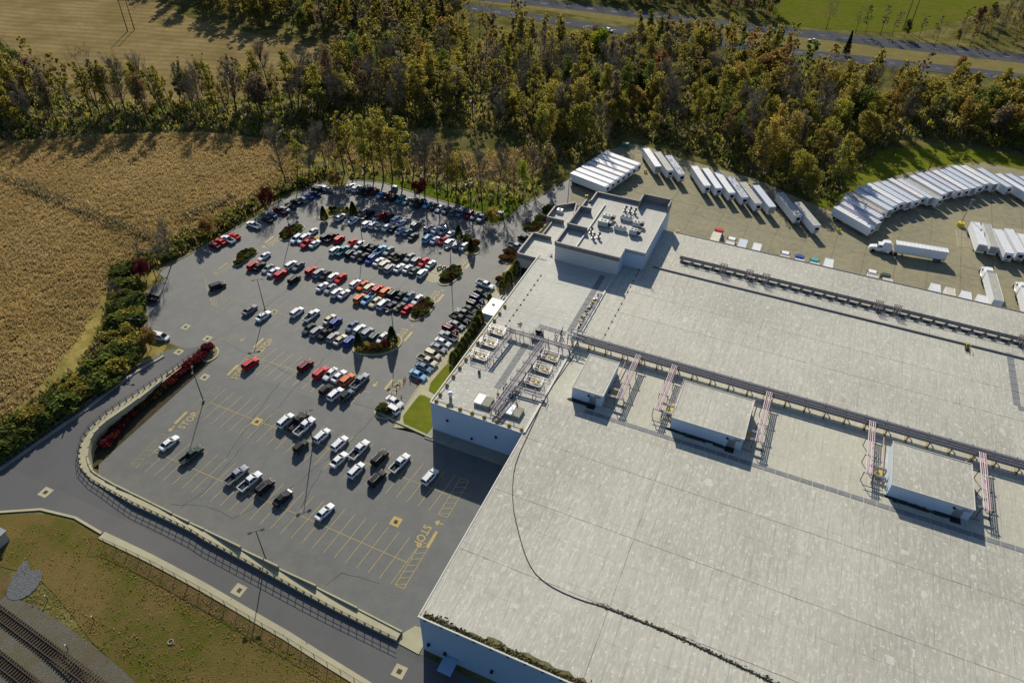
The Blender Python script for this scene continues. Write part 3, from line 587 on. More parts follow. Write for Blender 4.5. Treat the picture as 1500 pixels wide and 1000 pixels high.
# dirt ridge along the lower dock roof, damp moss along the near eave
def tufts(name,pts,w,n,h,mat_,z=ZR,parent=None,wfun=None):
    d=resample(pts,200); V=[];Fq=[]
    for i in range(n):
        a=d[rng.integers(0,199)]; ww=w*(wfun(a) if wfun else 1); x=a[0]+rng.normal()*.4; y=a[1]+abs(rng.normal())*ww*.5; an=rng.uniform(0,math.pi); s=rng.uniform(.12,.4); hh=h*rng.uniform(.3,1)
        dx,dy=math.cos(an)*s,math.sin(an)*s; tl=rng.normal()*.15; o=len(V); V+=[(x-dx,y-dy,z),(x+dx,y+dy,z),(x+dx*.7+tl,y+dy*.7,z+hh),(x-dx*.7+tl,y-dy*.7,z+hh)]; Fq.append((o,o+1,o+2,o+3))
    o=big_mesh(name,np.array(V),np.array(Fq),[mat_],parent=parent); o['kind']='stuff'; return o
m=MB()
def blob_strip(mb,pts,w0,w1,m,z):
    d=densify(pts,1.2); prev=None
    for p in d:
        a=(p[0],p[1]+.05); q=(p[0],p[1]+random.uniform(w0,w1))
        if prev: mb.add([(prev[0][0],prev[0][1],z),(a[0],a[1],z),(q[0],q[1],z),(prev[1][0],prev[1][1],z)],[(0,1,2,3)],m)
        prev=(a,q)
blob_strip(m,[(X0+.5,Y0+.1),(X0+12,Y0+.1)],.5,1.0,MOSS,ZR+.012); m.build('moss',wh); m=MB(); blob_strip(m,[(X0+12,Y0+.1),(X0+60,Y0+.1)],.6,1.6,MOSS,ZR+.012); m.build('moss',wh); m=MB()
blob_strip(m,[(-28,170.6),(120,170.6)],.3,.8,MOSS,ZR+.012)
m.build('moss',wh)
tufts('weeds',[(X0+.6,Y0+.2),(X0+55,Y0+.2)],.75,2200,.16,MOSS,parent=wh,wfun=lambda a:.5+.7*abs(math.sin(a[0]*.23)))
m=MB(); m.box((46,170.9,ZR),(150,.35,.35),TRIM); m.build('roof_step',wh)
# curled cable lying on the roof
cb=[(840,522),(800,578),(772,640),(757,672),(751,700),(751,740),(757,770),(768,810),(780,835),(795,850),(815,863),(850,878),(882,887),(900,894),(935,908),(965,920),(1000,935),(1050,960),(1090,978),(1140,1003),(1180,1030)]
cb=[PZ(a,b,ZR+.07) for a,b in smooth_px(cb,1)]; m=MB(); m.path(cb,.08,BLACKM,5); tag(m.build('roof_cable'),'long black cable curling across the warehouse roof','cable')
tufts('roof_weeds',[(p.x,p.y-.2) for p in cb[24:]],.6,600,.14,MOSS,parent=wh)
m=MB(); LP=mat('pale_membrane_patch',(.50,.49,.43),.8,var=.5,vscale=1,vcol=(.40,.39,.34)); DP=mat('dull_membrane_patch',(.34,.335,.29),.8,var=.5,vscale=1,vcol=(.40,.39,.34))
for k in range(260):
    x=random.uniform(X0+2,110); y=random.uniform(Y0+3,170); a,b=random.uniform(.2,.75),random.uniform(.2,1.3); n8=8; z=ZR+.0045+k*.000004
    if random.random()<.75: m.add([(x+math.cos(i*6.283/n8)*a*random.uniform(.6,1),y+math.sin(i*6.283/n8)*b*random.uniform(.6,1),z) for i in range(n8)],[tuple(range(n8))],random.choice([LP,LP,DP]))
    else: m.add([(x-a,y-b,z),(x+a,y-b,z),(x+a,y+b,z),(x-a,y+b,z)],[(0,1,2,3)],random.choice([LP,DP]))
m.build('membrane_patches',wh)['kind']='stuff'
# grey walkway pads
def pads(a,b,w=1.1,L=2.4,m=GPAD):
    mb=MB(); n=int(math.hypot(b[0]-a[0],b[1]-a[1])/L); an=math.atan2(b[1]-a[1],b[0]-a[0])
    for k in range(n):
        t=(k+.5)/n; mb.box((a[0]+(b[0]-a[0])*t,a[1]+(b[1]-a[1])*t,ZR+.015),(L*.95,w,.04),m,an)
    return mb
m=pads((-28,109.6),(120,109.3)); m.build('walkway_pads',wh)
for a,b in (((-40.4,134),(-40.4,161)),((-48.4,133),(-40.9,133.0)),((-48.5,108),(-48.5,125.5)),((60.8,152),(60.8,172)),((60.8,151.4),(110,151.4))): pads(a,b,1.5).build('walkway_pads',wh)
m=pads((-22,175.3),(110,175.3),.9,3,mat('worn_pad',(.30,.29,.25),.8)); m.build('walkway_pads',wh)
# dock fittings on the near wall
m=MB()
for x,z in ((-36.2,-1.),(-33,-1.6),(-24,-.5),(-16,-3.2)): m.box((x,Y0-.25,z),(.5,.5,.5),BLACKM)
m.build('wall_lamp',wh); m=MB(); m.box((-31.8,Y0-1.6,-2.2),(2.6,3.0,.25),PANEL); m.box((-12,Y0-1.6,-2.2),(4,3,.25),PANEL); m.build('door_canopy',wh)
# ---------------------------------------------------------- west wing
XW=-60.1; YW=97.85
ww=thing('office_wing','lower west wing of the warehouse with striped pale roof and blue white wall','building')
m=MB(); m.add([(XW,YW,ZR+.004),(X0-.28,YW,ZR+.004),(X0-.28,163,ZR+.004),(XW,163,ZR+.004)],[(0,1,2,3)],RF2); m.build('roof',ww)
m=wallrun([(XW,163),(XW,YW),(X0-.01,YW)],ZR-.02,gz(0,YW)-1.5,PANEL2,'wall',ww)
m=MB(); m.box(((XW+X0)/2,YW-.1,ZR-.2),(X0-XW,.26,.42),TRIML); m.box((XW-.06,(YW+163)/2,ZR-.2),(.26,163-YW,.42),TRIML); m.box((XW+.9,(YW+134)/2,ZR+.006),(.12,134-YW,.12),TRIM); m.box(((XW+X0)/2,YW+1.1,ZR+.006),(X0-XW-2,.1,.1),TRIML); m.build('coping',ww)
m=MB()
for x in (-56,-50,-44): m.box((x,YW-.2,3.4 if x!=-50 else 0.2),(.45,.4,.45),BLACKM)
m.build('wall_lamp',ww)
def davit(p,i):
    m=MB(); m.box((0,0,0),(.7,.7,.3),YGR); m.box((0,0,.3),(.45,.45,.35),YGR); m.tube((0,0,.5),(.5,.2,.9),.05,YGR); return m
dm=davit(0,0); d0=None; spots=[(XW+1.0+i*2.95,YW+.75) for i in range(8)]+[(XW+.8,YW+3.1+i*3.25) for i in range(12)]
for i,(x,y) in enumerate(spots):
    if d0 is None: d0=dm.build('roof_anchor',None,(x,y,ZR+.1)); o=d0
    else: o=d0.copy(); COL.objects.link(o); o.location=(x,y,ZR+.1)
    edge='front edge' if i<8 else 'car park edge'
    tag(o,'small yellow roof anchor, %s in line on the %s of west wing'%(['first','second','third','fourth','fifth','sixth','seventh','eighth','ninth','tenth','eleventh','twelfth'][i if i<8 else i-8],edge),'roof anchor','yellow roof anchors on the west wing')
m=MB()
for k in range(11):
    a=PZ(792.2,403.6,ZR).lerp(PZ(741,477,ZR),k/10); m.box((a.x,a.y,ZR),(.35,.35,.25),BLACKM)
m.build('roof_drain',ww); m=MB(); a=PZ(792.2,403.6,ZR); b=PZ(741,477,ZR); jseam(m,(a.x,a.y),(b.x,b.y),.1,SEAM,ZR+.012); m.build('roof_joint',ww)
m=MB()
for k in range(14):
    a=PZ(899,402,ZR).lerp(PZ(881,432,ZR),k/6) ; a=Vector((-32,134+k*2.8,0)); m.box((a.x,a.y,ZR),(.3,.3,.22),BLACKM)
m.build('roof_drain',wh)
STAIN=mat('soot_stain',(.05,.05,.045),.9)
m=MB(); c=PZ(762,476,ZR)
for k in range(26):
    a=random.uniform(0,6.28); r=random.uniform(.2,1.3); m.add([(c.x+math.cos(a)*.1,c.y,ZR+.014+k*.0007),(c.x+math.cos(a-.15)*r,c.y+math.sin(a-.15)*r,ZR+.014+k*.0007),(c.x+math.cos(a+.15)*r,c.y+math.sin(a+.15)*r,ZR+.014+k*.0007)],[(0,1,2)],STAIN)
m.build('soot_stain',ww)
def hatchbox(px,label):
    c=PZ(*px,ZR+.3); t=thing('roof_hatch',label,'roof hatch',(c.x,c.y,ZR),0,'double roof hatches on the west wing')
    m=MB(); m.box((0,0,0),(3.6,2.9,.5),WALLG); m.build('curb',t)
    m=MB(); m.box((-.95,0,.5),(1.8,3.0,.35),WHITE); m.build('white_lid',t); m=MB(); m.box((.95,0,.5),(1.8,3.0,.28),CONC2); m.build('grey_lid',t)
hatchbox((709,588),'low twin lid roof hatch left of the front pipe run'); hatchbox((753,603),'low twin lid roof hatch right of the front pipe run')
c=PZ(660,583,ZR); t=thing('roof_vent','white round roof vent near the front corner of west wing','roof vent',(c.x,c.y,ZR)); m=MB(); m.tube((0,0,0),(0,0,1.3),.35,STEEL,10); m.build('stack',t); m=MB(); m.tube((0,0,1.3),(0,0,1.7),.6,WHITE,12); m.tube((0,0,1.7),(0,0,2.0),.6,WHITE,12,.2); m.build('cowl',t)
c=PZ(702,546,ZR); m=MB(); m.box((0,0,0),(.5,.5,1.0),DGREY); tag(m.build('roof_box',None,(c.x,c.y,ZR)),'lone dark roof box on the middle of the west wing','roof box')
# ---------------------------------------------------------- penthouses on the main roof
def penthouse(nm,x0,x1,y0,y1,h,label):
    t=thing('rooftop_plant_room',label,'plant room',(0,0,0),0,'plant rooms along the long pipe rack'); e=.12
    m=MB()
    for a,b in (((x0,y0),(x1,y0)),((x1,y0),(x1,y1)),((x1,y1),(x0,y1)),((x0,y1),(x0,y0))): m.add([(a[0],a[1],ZR),(b[0],b[1],ZR),(b[0],b[1],ZR+h),(a[0],a[1],ZR+h)],[(0,1,2,3)],PANEL2)
    m.build('wall',t)
    m=MB(); m.box(((x0+x1)/2,(y0+y1)/2,ZR+h-.12),(x1-x0+2*e,y1-y0+2*e,.14),TRIML,top=RF); rf=m.build('roof',t)
    m=MB()
    for a,b,c,d in (((x0+x1)/2,y0-e+.08,x1-x0+2*e,.16),((x0+x1)/2,y1+e-.08,x1-x0+2*e,.16),(x0-e+.08,(y0+y1)/2,.16,y1-y0-.1),(x1+e-.08,(y0+y1)/2,.16,y1-y0-.1)): m.box((a,b,ZR+h+.022),(c,d,.10),TRIML)
    m.build('coping',rf)
    m=MB(); m.box((x1-2.2,y0-.06,ZR+.02),(1.5,.12,2.2),STEEL); dr=m.build('door',t); m=MB(); m.box((x1-1.1,y0-.1,ZR+2.4),(1.3,.2,.3),STEEL); m.build('sign_light',t)
    m=MB(); m.tube((x1-3.2,y0+.02,ZR+2.3),(x1-3.2,y0-.25,ZR+2.3),.25,BLACKM,8); m.build('exhaust_vent',t)
    m=MB(); m.box((x1-2.2,y0-.9,ZR+.016),(1.9,1.5,.05),BLACKM); m.build('door_mat',t)
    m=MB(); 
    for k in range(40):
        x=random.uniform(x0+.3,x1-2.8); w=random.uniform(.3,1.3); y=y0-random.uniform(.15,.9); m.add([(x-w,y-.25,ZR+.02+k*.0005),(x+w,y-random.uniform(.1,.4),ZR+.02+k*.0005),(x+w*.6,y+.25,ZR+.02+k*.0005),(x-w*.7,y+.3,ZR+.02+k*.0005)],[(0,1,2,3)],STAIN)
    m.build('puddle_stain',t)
def wx(px,py,z): v=PZ(px,py,z); return v.x,v.y
hp=3.3
ph=[]
for L,Rr,T,lab in (((839,566),(883,581),(866.5,519.6),'smallest plant room, leftmost, beside the first pink pipe bridge'),((984.3,611.5),(1090,643),(1003.5,557.5),'middle plant room with blue shaded wall between two pink pipe bridges'),((1306.4,709.6),(1428,746.4),(1308,646.4),'rightmost plant room with blue shaded wall near the right edge')):
    a=wx(*L,ZR+hp); b=wx(*Rr,ZR+hp); t=wx(*T,ZR+hp); ph.append((a[0],b[0],(a[1]+b[1])/2,t[1])); penthouse('p',a[0],b[0],(a[1]+b[1])/2,t[1],hp,lab)
print('PH',ph)
# ---------------------------------------------------------- pipe racks
def rack(name,label,x0,x1,y,z,n,dy,sup,mats,r=.13,H2=1.1):
    t=thing(name,label,'pipe rack')
    for i in range(n):
        m=MB(); m.tube((x0,y+i*dy,z+.1*(i%2)),(x1,y+i*dy,z+.1*(i%2)),r*(1 if i%3 else 1.35),mats[i%len(mats)],6); m.build('pipe',t)
    k=int((x1-x0)/sup); sm=MB(); sm.box((0,-.3,0),(.18,.18,z-ZR),DGREY); sm.box((0,n*dy+.1,0),(.18,.18,z-ZR),DGREY); sm.box((0,n*dy/2-.1,z-ZR-.3),(.16,n*dy+.7,.14),DGREY); sm.box((0,n*dy/2-.1,0),(.45,n*dy+.9,.1),MATS['pad_tan'])
    o=sm.build('support',t); me=o.data; bpy.data.objects.remove(o)
    for j in range(k+1): link('support',me,t,(x0+j*sup+.5,y,ZR))
    return t
mat('pad_tan',(.36,.30,.14),.8)
r1=PZ(851,494,ZR+1.6); 
rack('pipe_rack','long rack of dark and pale pipes crossing the roof above three plant rooms',-38.5,150,129.6,ZR+1.75,9,.33,4.2,[PIPED,PIPED,PIPEW,PIPED,DGREY])
rack('pipe_rack','narrower pipe rack beside the striped roof near the truck docks',-23,150,177.3,ZR+.8,5,.3,3.0,[PIPED,DGREY,PIPEW])
m=MB()
for k in range(58):
    x=-21+k*3.0; m.box((x,176.4,ZR),(1.5,.5,.16),BLACKM); m.box((x+.5,175.6-.2,ZR),(1.2,.4,.14),BLACKM)
t=thing('pipe_sleepers','row of small dark pipe sleepers on roof beside the dock pipe rack','pipe supports'); o=m.build('sleeper',t); o['kind']='stuff'
def bridge(px0,px1,label,side,n=4):
    a=PZ(*px0,ZR+2.6); b=PZ(*px1,ZR+2.6); x=a.x; t=thing('pipe_bridge',label,'pipe bridge',(0,0,0),0,'pink pipe bridges beside the plant rooms')
    for i in range(n):
        m=MB(); xx=x+(i-n/2)*.38; m.tube((xx,a.y,ZR+2.6),(xx,b.y,ZR+2.6),.11,PINK if i%2 else PINKL,6); m.build('pink_pipe',t)
    y0,y1=sorted((a.y,b.y))
    for y in np.linspace(y0+.4,y1-.4,4):
        m=MB(); m.box((x-1.1,y,ZR),(.13,.13,2.5),DGREY); m.box((x+.9,y,ZR),(.13,.13,2.5),DGREY); m.box((x-.1,y,ZR+2.36),(2.2,.12,.12),DGREY); m.build('support_frame',t)
    m=MB()
    for y in (y0+3.2,y0+.8,): 
        for q in (0,.35): m.tube((x,y+q,ZR+1.9),(x+side*3.2,y+q,ZR+1.9),.16,STEEL,6)
        m.tube((x+side*3.2,y,ZR+1.9),(x+side*3.2,y,ZR+.3),.14,STEEL,6); m.build('branch_pipe',t); m=MB()
    m=MB(); m.box((x+side*2.2,y0+3.8,ZR),(1.2,3.2,.7),YGR); m.build('yellow_base',t)
    m=MB(); m.tube((x+side*2.7,y0+.6,ZR+.5),(x+side*2.7,y1-1,ZR+.9),.10,PINK,6); m.tube((x-.8*1,y0-1.2,ZR+.5),(x+side*3,y0-1.2,ZR+.5),.08,DGREY); m.tube((x+1,y0-1.2,ZR+.5),(x+1,y0+2,ZR+.5),.08,DGREY); m.build('drain_pipe',t)
bridge((937,520),(908,585),'pink pipe bridge just right of the smallest plant room',-1); bridge((990,535),(966,602),'pink pipe bridge just left of the middle plant room',1)
bridge((1129,574),(1113,648),'pink pipe bridge just right of the middle plant room',-1); bridge((1280,617),(1274,695),'pink pipe bridge just left of the rightmost plant room',1); bridge((1441,663),(1449,748),'pink pipe bridge at the far right, beyond the last plant room',-1)
for px,lab in (((1058,398),'first'),((1096,408),'second'),((1120,414),'third'),((1287,452),'fourth'),((1314,459),'fifth'),((1498,502),'last')):
    c=PZ(*px,ZR+1); t=thing('valve_station','%s upright purple grey valve cluster from the left on dock pipe rack'%lab,'valve cluster',(c.x,176.8,ZR),0,'valve clusters on the dock pipe rack')
    m=MB()
    for k in range(5): m.tube((-.8+k*.4,-.6,0),(-.8+k*.4,-.6,2.2+.2*(k%2)),.07,PINKL if k%2 else PIPED)
    m.build('riser',t); m=MB()
    for k in range(5): m.tube((-.8+k*.4,.9,0),(-.8+k*.4,.9,2.2),.07,DGREY)
    m.build('riser',t); m=MB()
    for z in (.9,1.6,2.2): m.tube((-1,-.6,z),(1,-.6,z),.06,PINK); m.tube((-1,.9,z),(1,.9,z),.06,DGREY); m.tube((-1,-.6,z),(-1,.9,z),.06,DGREY)
    m.build('crossbar',t)
# lattice of pipes and evaporator skids on the west wing
def run(t,a,b,n,dy,z,mats,nm='pipe',r=.1):
    a=Vector((a[0],a[1])); b=Vector((b[0],b[1])); d=(b-a).normalized(); nn=Vector((-d.y,d.x))
    for i in range(n):
        m=MB(); o=nn*(i-n/2)*dy; m.tube((a.x+o.x,a.y+o.y,z+.07*(i%2)),(b.x+o.x,b.y+o.y,z+.07*(i%2)),r,mats[i%len(mats)],6); m.build(nm,t)
    L=(b-a).length; k=int(L/3.2); an=math.atan2(d.y,d.x)
    for j in range(k+1):
        p=a+d*min(L,(j+.2)*L/max(1,k)); m=MB()
        for s in (-1,1): m.box((p.x+nn.x*s*(n*dy/2+.25),p.y+nn.y*s*(n*dy/2+.25),ZR),(.13,.13,z-ZR),DGREY)
        m.box((p.x,p.y,z-.2),(.12,n*dy+.6,.12),DGREY,an); m.box((p.x,p.y,z+.45),(.08,n*dy+.5,.08),DGREY,an); m.build('support_frame',t)
def WP(px,z=ZR+1.4): v=PZ(*px,z); return (v.x,v.y)
t=thing('pipe_rack','pipe rack running up the west wing between the two hatches','pipe rack'); run(t,WP((722,600)),WP((797,498)),6,.28,ZR+1.5,[PINKL,PIPEW,PIPED,PINKL,DGREY])
t=thing('pipe_rack','L shaped pipe rack serving the three left evaporator skids','pipe rack'); run(t,WP((716,528)),WP((751,484)),4,.3,ZR+1.4,[PINKL,PIPEW,PIPED]); run(t,WP((742,482)),WP((836,510)),5,.3,ZR+1.6,[PIPED,PINKL,PIPEW])
t=thing('pipe_gantry','tall pale pipe gantry at the corner where racks meet','pipe gantry')
c=WP((836,500))
for dx,dy in ((-.8,0),(.8,0),(-.8,2.5),(.8,2.5)):
    m=MB(); m.tube((c[0]+dx,c[1]+dy,ZR),(c[0]+dx,c[1]+dy,ZR+3.4),.12,STEEL,6); m.build('leg',t)
m=MB()
for z in (2.2,3.4):
    for k in range(3): m.tube((c[0]-1,c[1]+k*1.2,ZR+z),(c[0]+3,c[1]+k*1.2,ZR+z),.12,PIPEW,6)
    m.tube((c[0]-.8,c[1],ZR+z),(c[0]-.8,c[1]+2.5,ZR+z),.1,STEEL); m.tube((c[0]+.8,c[1],ZR+z),(c[0]+.8,c[1]+2.5,ZR+z),.1,STEEL)
m.build('top_pipe',t)
def skid(px,label,s=1,group='evaporator skids on the west wing'):
    c=PZ(*px,ZR+.5); t=thing('evaporator_skid',label,'roof machine',(c.x,c.y,ZR),0,group)
    m=MB(); m.box((0,0,0),(4.4*s,2.6*s,.12),CONC2); m.build('base',t)
    m=MB(); m.box((.2,0,.12),(2.2*s,1.3*s,.5),YGR); m.box((-.3,.2,.62),(.6,.6,.4),YGR); m.tube((.2,-.4,.7),(1.2,-.4,.7),.22,YGR,8); m.tube((.9,.35,.6),(.9,.35,1.0),.25,YGR,8); m.build('yellow_valve',t)
    m=MB()
    for k in range(5): m.tube((-2.1*s,-1.1*s+.4*k,.5+.15*(k%2)),(1.9*s,-1.1*s+.4*k,.5+.15*(k%2)),.07,PIPEW if k%2 else PINKL,5); m.tube((-1.9*s+.3*k,-1.2*s,.2),(-1.9*s+.3*k,-1.2*s,1.3),.05,DGREY,5)
    for a,b in ((-1,-1),(1,-1),(1,1),(-1,1)): m.tube((a*2.1*s,b*1.25*s,0),(a*2.1*s,b*1.25*s,1.6),.06,DGREY,5)
    for z in (.9,1.6):
        q=[(-2.1*s,-1.25*s,z),(2.1*s,-1.25*s,z),(2.1*s,1.25*s,z),(-2.1*s,1.25*s,z)]
        for i in range(4): m.tube(q[i],q[(i+1)%4],.045,STEEL,4)
    m.build('pipework',t); m=MB(); m.box((-1.6*s,.3,.12),(.5,1.4,.9),DGREY); m.build('cabinet',t)
for px,l in (((728,486),'top left evaporator skid with yellow valves near the west parapet'),((716,503),'middle left evaporator skid with yellow valves near the west parapet'),((703,522),'bottom left evaporator skid with yellow valves near the west parapet'),((806,524),'top right evaporator skid with yellow valves beside the main roof'),((795,541),'middle right evaporator skid with yellow valves beside the main roof'),((782,560),'bottom right evaporator skid with yellow valves beside the main roof')):
    skid(px,l,.95)
t=thing('pipe_cluster','dense tangle of pipes and frames between the two roof hatches','pipe cluster')
for (a,b) in (((722,600),(750,570)),((728,608),(746,586)),((735,560),(800,578))):
    run(t,WP(a),WP(b),4,.35,ZR+1.0,[PINKL,PIPEW,DGREY])
for i in range(14):
    p=WP((random.uniform(722,760),random.uniform(565,612)),ZR); m=MB(); m.tube((p[0],p[1],ZR),(p[0],p[1],ZR+random.uniform(.8,2.2)),.09,random.choice([PIPED,PIPEW,PINKL]),5); m.box((p[0],p[1],ZR),(.5,.35,random.uniform(.2,.6)),random.choice([YGR,DGREY])); m.build('riser',t)
t=thing('pipe_cluster','strip of small pipes along edge of the west wing below the tall block','pipe cluster')
for i in range(26):
    y=136+i*.62; x=-38.9+random.uniform(-.5,.4); m=MB(); m.box((x,y,ZR),(random.uniform(.3,.9),.35,random.uniform(.15,.7)),random.choice([YGR,DGREY,PINKL,STEEL])); m.build('fitting',t)
run(t,(-38.2,135),(-38.2,152),2,.3,ZR+.5,[PIPEW])
t=thing('pipe_cluster','upright cluster of silver pipes where rack meets the west wing','pipe cluster')
for i in range(12):
    p=WP((random.uniform(811,822),random.uniform(484,503)),ZR); m=MB(); m.tube((p[0],p[1],ZR),(p[0]+.3,p[1]+.3,ZR+random.uniform(1,2.4)),.11,random.choice([STEEL,PIPEW,DGREY]),6); m.build('riser',t)
t=thing('roof_compressor','dark machine with frame at the rack corner of the west wing','roof machine'); c=WP((787,489),ZR+.6)
m=MB(); m.box((c[0],c[1],ZR),(2.4,2.6,1.4),DGREY); m.box((c[0]+.2,c[1]+.2,ZR+1.4),(1.2,1.2,.7),BLACKM); m.build('housing',t); m=MB()
for k in range(4): m.tube((c[0]-1.4+k*.9,c[1]-1.5,ZR),(c[0]-1.4+k*.9,c[1]-1.5,ZR+2.2),.06,BLACKM)
m.build('frame',t)
# small stair over the roof step
c=PZ(1416,512,ZR); t=thing('roof_ladder','small yellow rail crossover ladder on the dock roof step','roof ladder',(c.x,c.y,ZR)); m=MB()
for sx in (-.45,.45): m.tube((sx,-1,0),(sx,0,1.3),.05,YPAINT); m.tube((sx,0,1.3),(sx,1.2,1.3),.05,YPAINT); m.tube((sx,1.2,1.3),(sx,1.6,0),.05,YPAINT)
m.build('handrail',t); m=MB(); m.box((0,.4,0),(.9,1.6,.5),BLACKM); m.build('step',t)
# ---------------------------------------------------------- tall block with parapet
BT=12.6; bx0,bx1,bx2=-55.4,-36.9,-31.1; by0,by1,by2=162.6,168.3,197.0
poly=[(bx0,by0),(bx1,by0),(bx1,by1),(bx2,by1),(bx2,by2),(bx2-8.6,by2),(bx2-8.6,by2-2.2),(bx0+1.5,by2-2.2),(bx0+1.5,189),(bx0,189)]
tb=thing('tall_block','tall grey roofed block with dark parapet and cooling units behind the wing','building')
m=MB(); BLOCKW=mat('pale_grey_wall',(.50,.51,.50),.7,var=.25,vscale=.4,vcol=(.40,.41,.41))
for a,b in zip(poly,poly[1:]+poly[:1]): m.add([(a[0],a[1],-.5),(b[0],b[1],-.5),(b[0],b[1],BT+.5),(a[0],a[1],BT+.5)],[(0,1,2,3)],BLOCKW if a[1]<163 and b[1]<163 else PANEL2)
m.build('wall',tb)
RF4=roofmat('tall_block_roof',(.42,.41,.37),(.27,.26,.24),(.58,.57,.54),'y')
m=MB(); m.prism(poly,BT-.4,BT,RF4,RF4); m.build('roof',tb)
def parapet(mb,pts,z0,z1,w,m,m2,close=True):
    L=list(zip(pts,pts[1:]+(pts[:1] if close else [])))
    for a,b in L:
        d=math.hypot(b[0]-a[0],b[1]-a[1]); an=math.atan2(b[1]-a[1],b[0]-a[0]); mb.box(((a[0]+b[0])/2,(a[1]+b[1])/2,z0),(d+w*.9,w,z1-z0),m,an,top=m2)
m=MB(); parapet(m,[poly[9],poly[0],poly[1]],BT-.1,BT+1.0,.45,TRIM,TRIM,False); parapet(m,[poly[5],poly[6],poly[7],poly[8]],BT-.1,BT+1.1,.45,TRIM,TRIM,False); m.build('parapet',tb)
m=MB(); parapet(m,[(bx2-.1,by2-4.2),(bx2-.1,by2),(bx2-8.7,by2),(bx2-8.7,by2-4.8)],BT-.1,BT+2.6,.4,TRIM,TRIM,False); m.build('screen_wall',tb)
m=MB(); parapet(m,[(-49.5,172.),(-55.2,172.0),(-55.2,183),(-52,183)],BT-.1,BT+1.9,.4,TRIM,TRIM,False); parapet(m,[(-49.6,163),(-49.6,189.5)],BT-.1,BT+.5,.3,TRIML,TRIML,False); m.build('screen_wall',tb)
m=MB(); parapet(m,[poly[1],poly[2],poly[3]],BT-.1,BT+.35,.3,TRIML,TRIML,False); parapet(m,[poly[3],(bx2,by2-4.4)],BT-.1,BT+.25,.3,TRIML,TRIML,False); m.build('coping',tb)
t=thing('roof_access_ladder','galvanised access ladder at the corner of the tall block','ladder'); m=MB()
for s in (0,.5):
    m.tube((bx2+.3+s,by1-.3,ZR),(bx2+.3+s,by1-.3,BT+1.2),.05,STEEL)
for k in range(14): m.tube((bx2+.3,by1-.3,ZR+k*.42),(bx2+.8,by1-.3,ZR+k*.42),.03,YPAINT)
m.build('rungs',t)
def unit(kind,px,label,z=BT,dims=(2.6,1.7,1.4)):
    c=PZ(*px,z+.8); grp={'ac':'rooftop air units on the tall block','fan':'triple fan condensers on the tall block','vent':'small vents on the tall block'}[kind]
    t=thing({'ac':'rooftop_air_unit','fan':'fan_condenser','vent':'roof_vent'}[kind],label,{'ac':'air conditioner','fan':'condenser','vent':'roof vent'}[kind],(c.x,c.y,z),0,grp)
    if kind=='ac':
        m=MB(); m.box((0,0,.3),dims,TEALU,taper=(.96,.9)); m.box((-.3,0,.0),(dims[0]*.8,dims[1]*.8,.3),DGREY); m.build('housing',t); m=MB(); m.box((dims[0]/2+.45,.2,.5),(.9,dims[1]*.7,1.1),DGREY); m.build('hood',t); m=MB()
        for k in (-.5,.5): m.tube((k,0,dims[2]+.3),(k,0,dims[2]+.42),.35,BLACKM,10)
        m.build('fan',t)
    elif kind=='fan':
        m=MB(); m.box((0,0,.5),(3.6,1.5,.9),WALLW,taper=(1,.7)); m.build('housing',t)
        for k in (-1.15,0,1.15):
            m=MB(); m.tube((k,0,1.4),(k,0,1.55),.45,BLACKM,12); m.build('fan',t)
        m=MB()
        for k in (-1.6,1.6): m.box((k,0,0),(.12,1.2,.5),DGREY)
        m.build('leg',t)
    else:
        m=MB(); m.tube((0,0,0),(0,0,1.3),.35,STEEL,8); m.tube((0,0,1.3),(.5,.2,1.6),.4,DGREY,8); m.build('stack',t); m=MB(); m.box((0,0,0),(1.0,1.0,.3),STEEL); m.build('curb',t)
unit('ac',(890,318),'pale green air unit, upper of the left pair on tall block'); unit('ac',(884,327),'pale green air unit, lower of the left pair on tall block',dims=(3.0,2.0,1.5))
unit('ac',(933,328),'pale green air unit, upper of the right pair on tall block',dims=(2.2,1.6,1.3)); unit('ac',(928,340),'pale green air unit, lower of the right pair on tall block',dims=(2.2,1.7,1.5))
unit('fan',(918,319),'white three fan condenser, the upper one on tall block'); unit('fan',(909,334),'white three fan condenser, the lower one on tall block')
for i,px in enumerate(((916,306),(923,307.5),(930,309.5),(866,338),(869,346),(877,345))): unit('vent',px,['small vent, left of the trio near the rear parapet','small vent, middle of the trio near the rear parapet','small vent, right of the trio near the rear parapet','hooded vent, topmost of three on the stained roof patch','hooded vent, lower left of three on stained roof patch','hooded vent, lower right of three on stained roof patch'][i])
# balcony
m=MB(); m.box((bx2+1.2,190.5,5),(2.4,3.2,.2),DGREY); parapet(m,[(bx2,189),(bx2+2.3,189),(bx2+2.3,192),(bx2,192)],5.2,6.3,.08,BLACKM,BLACKM,False); m.build('balcony',tb)
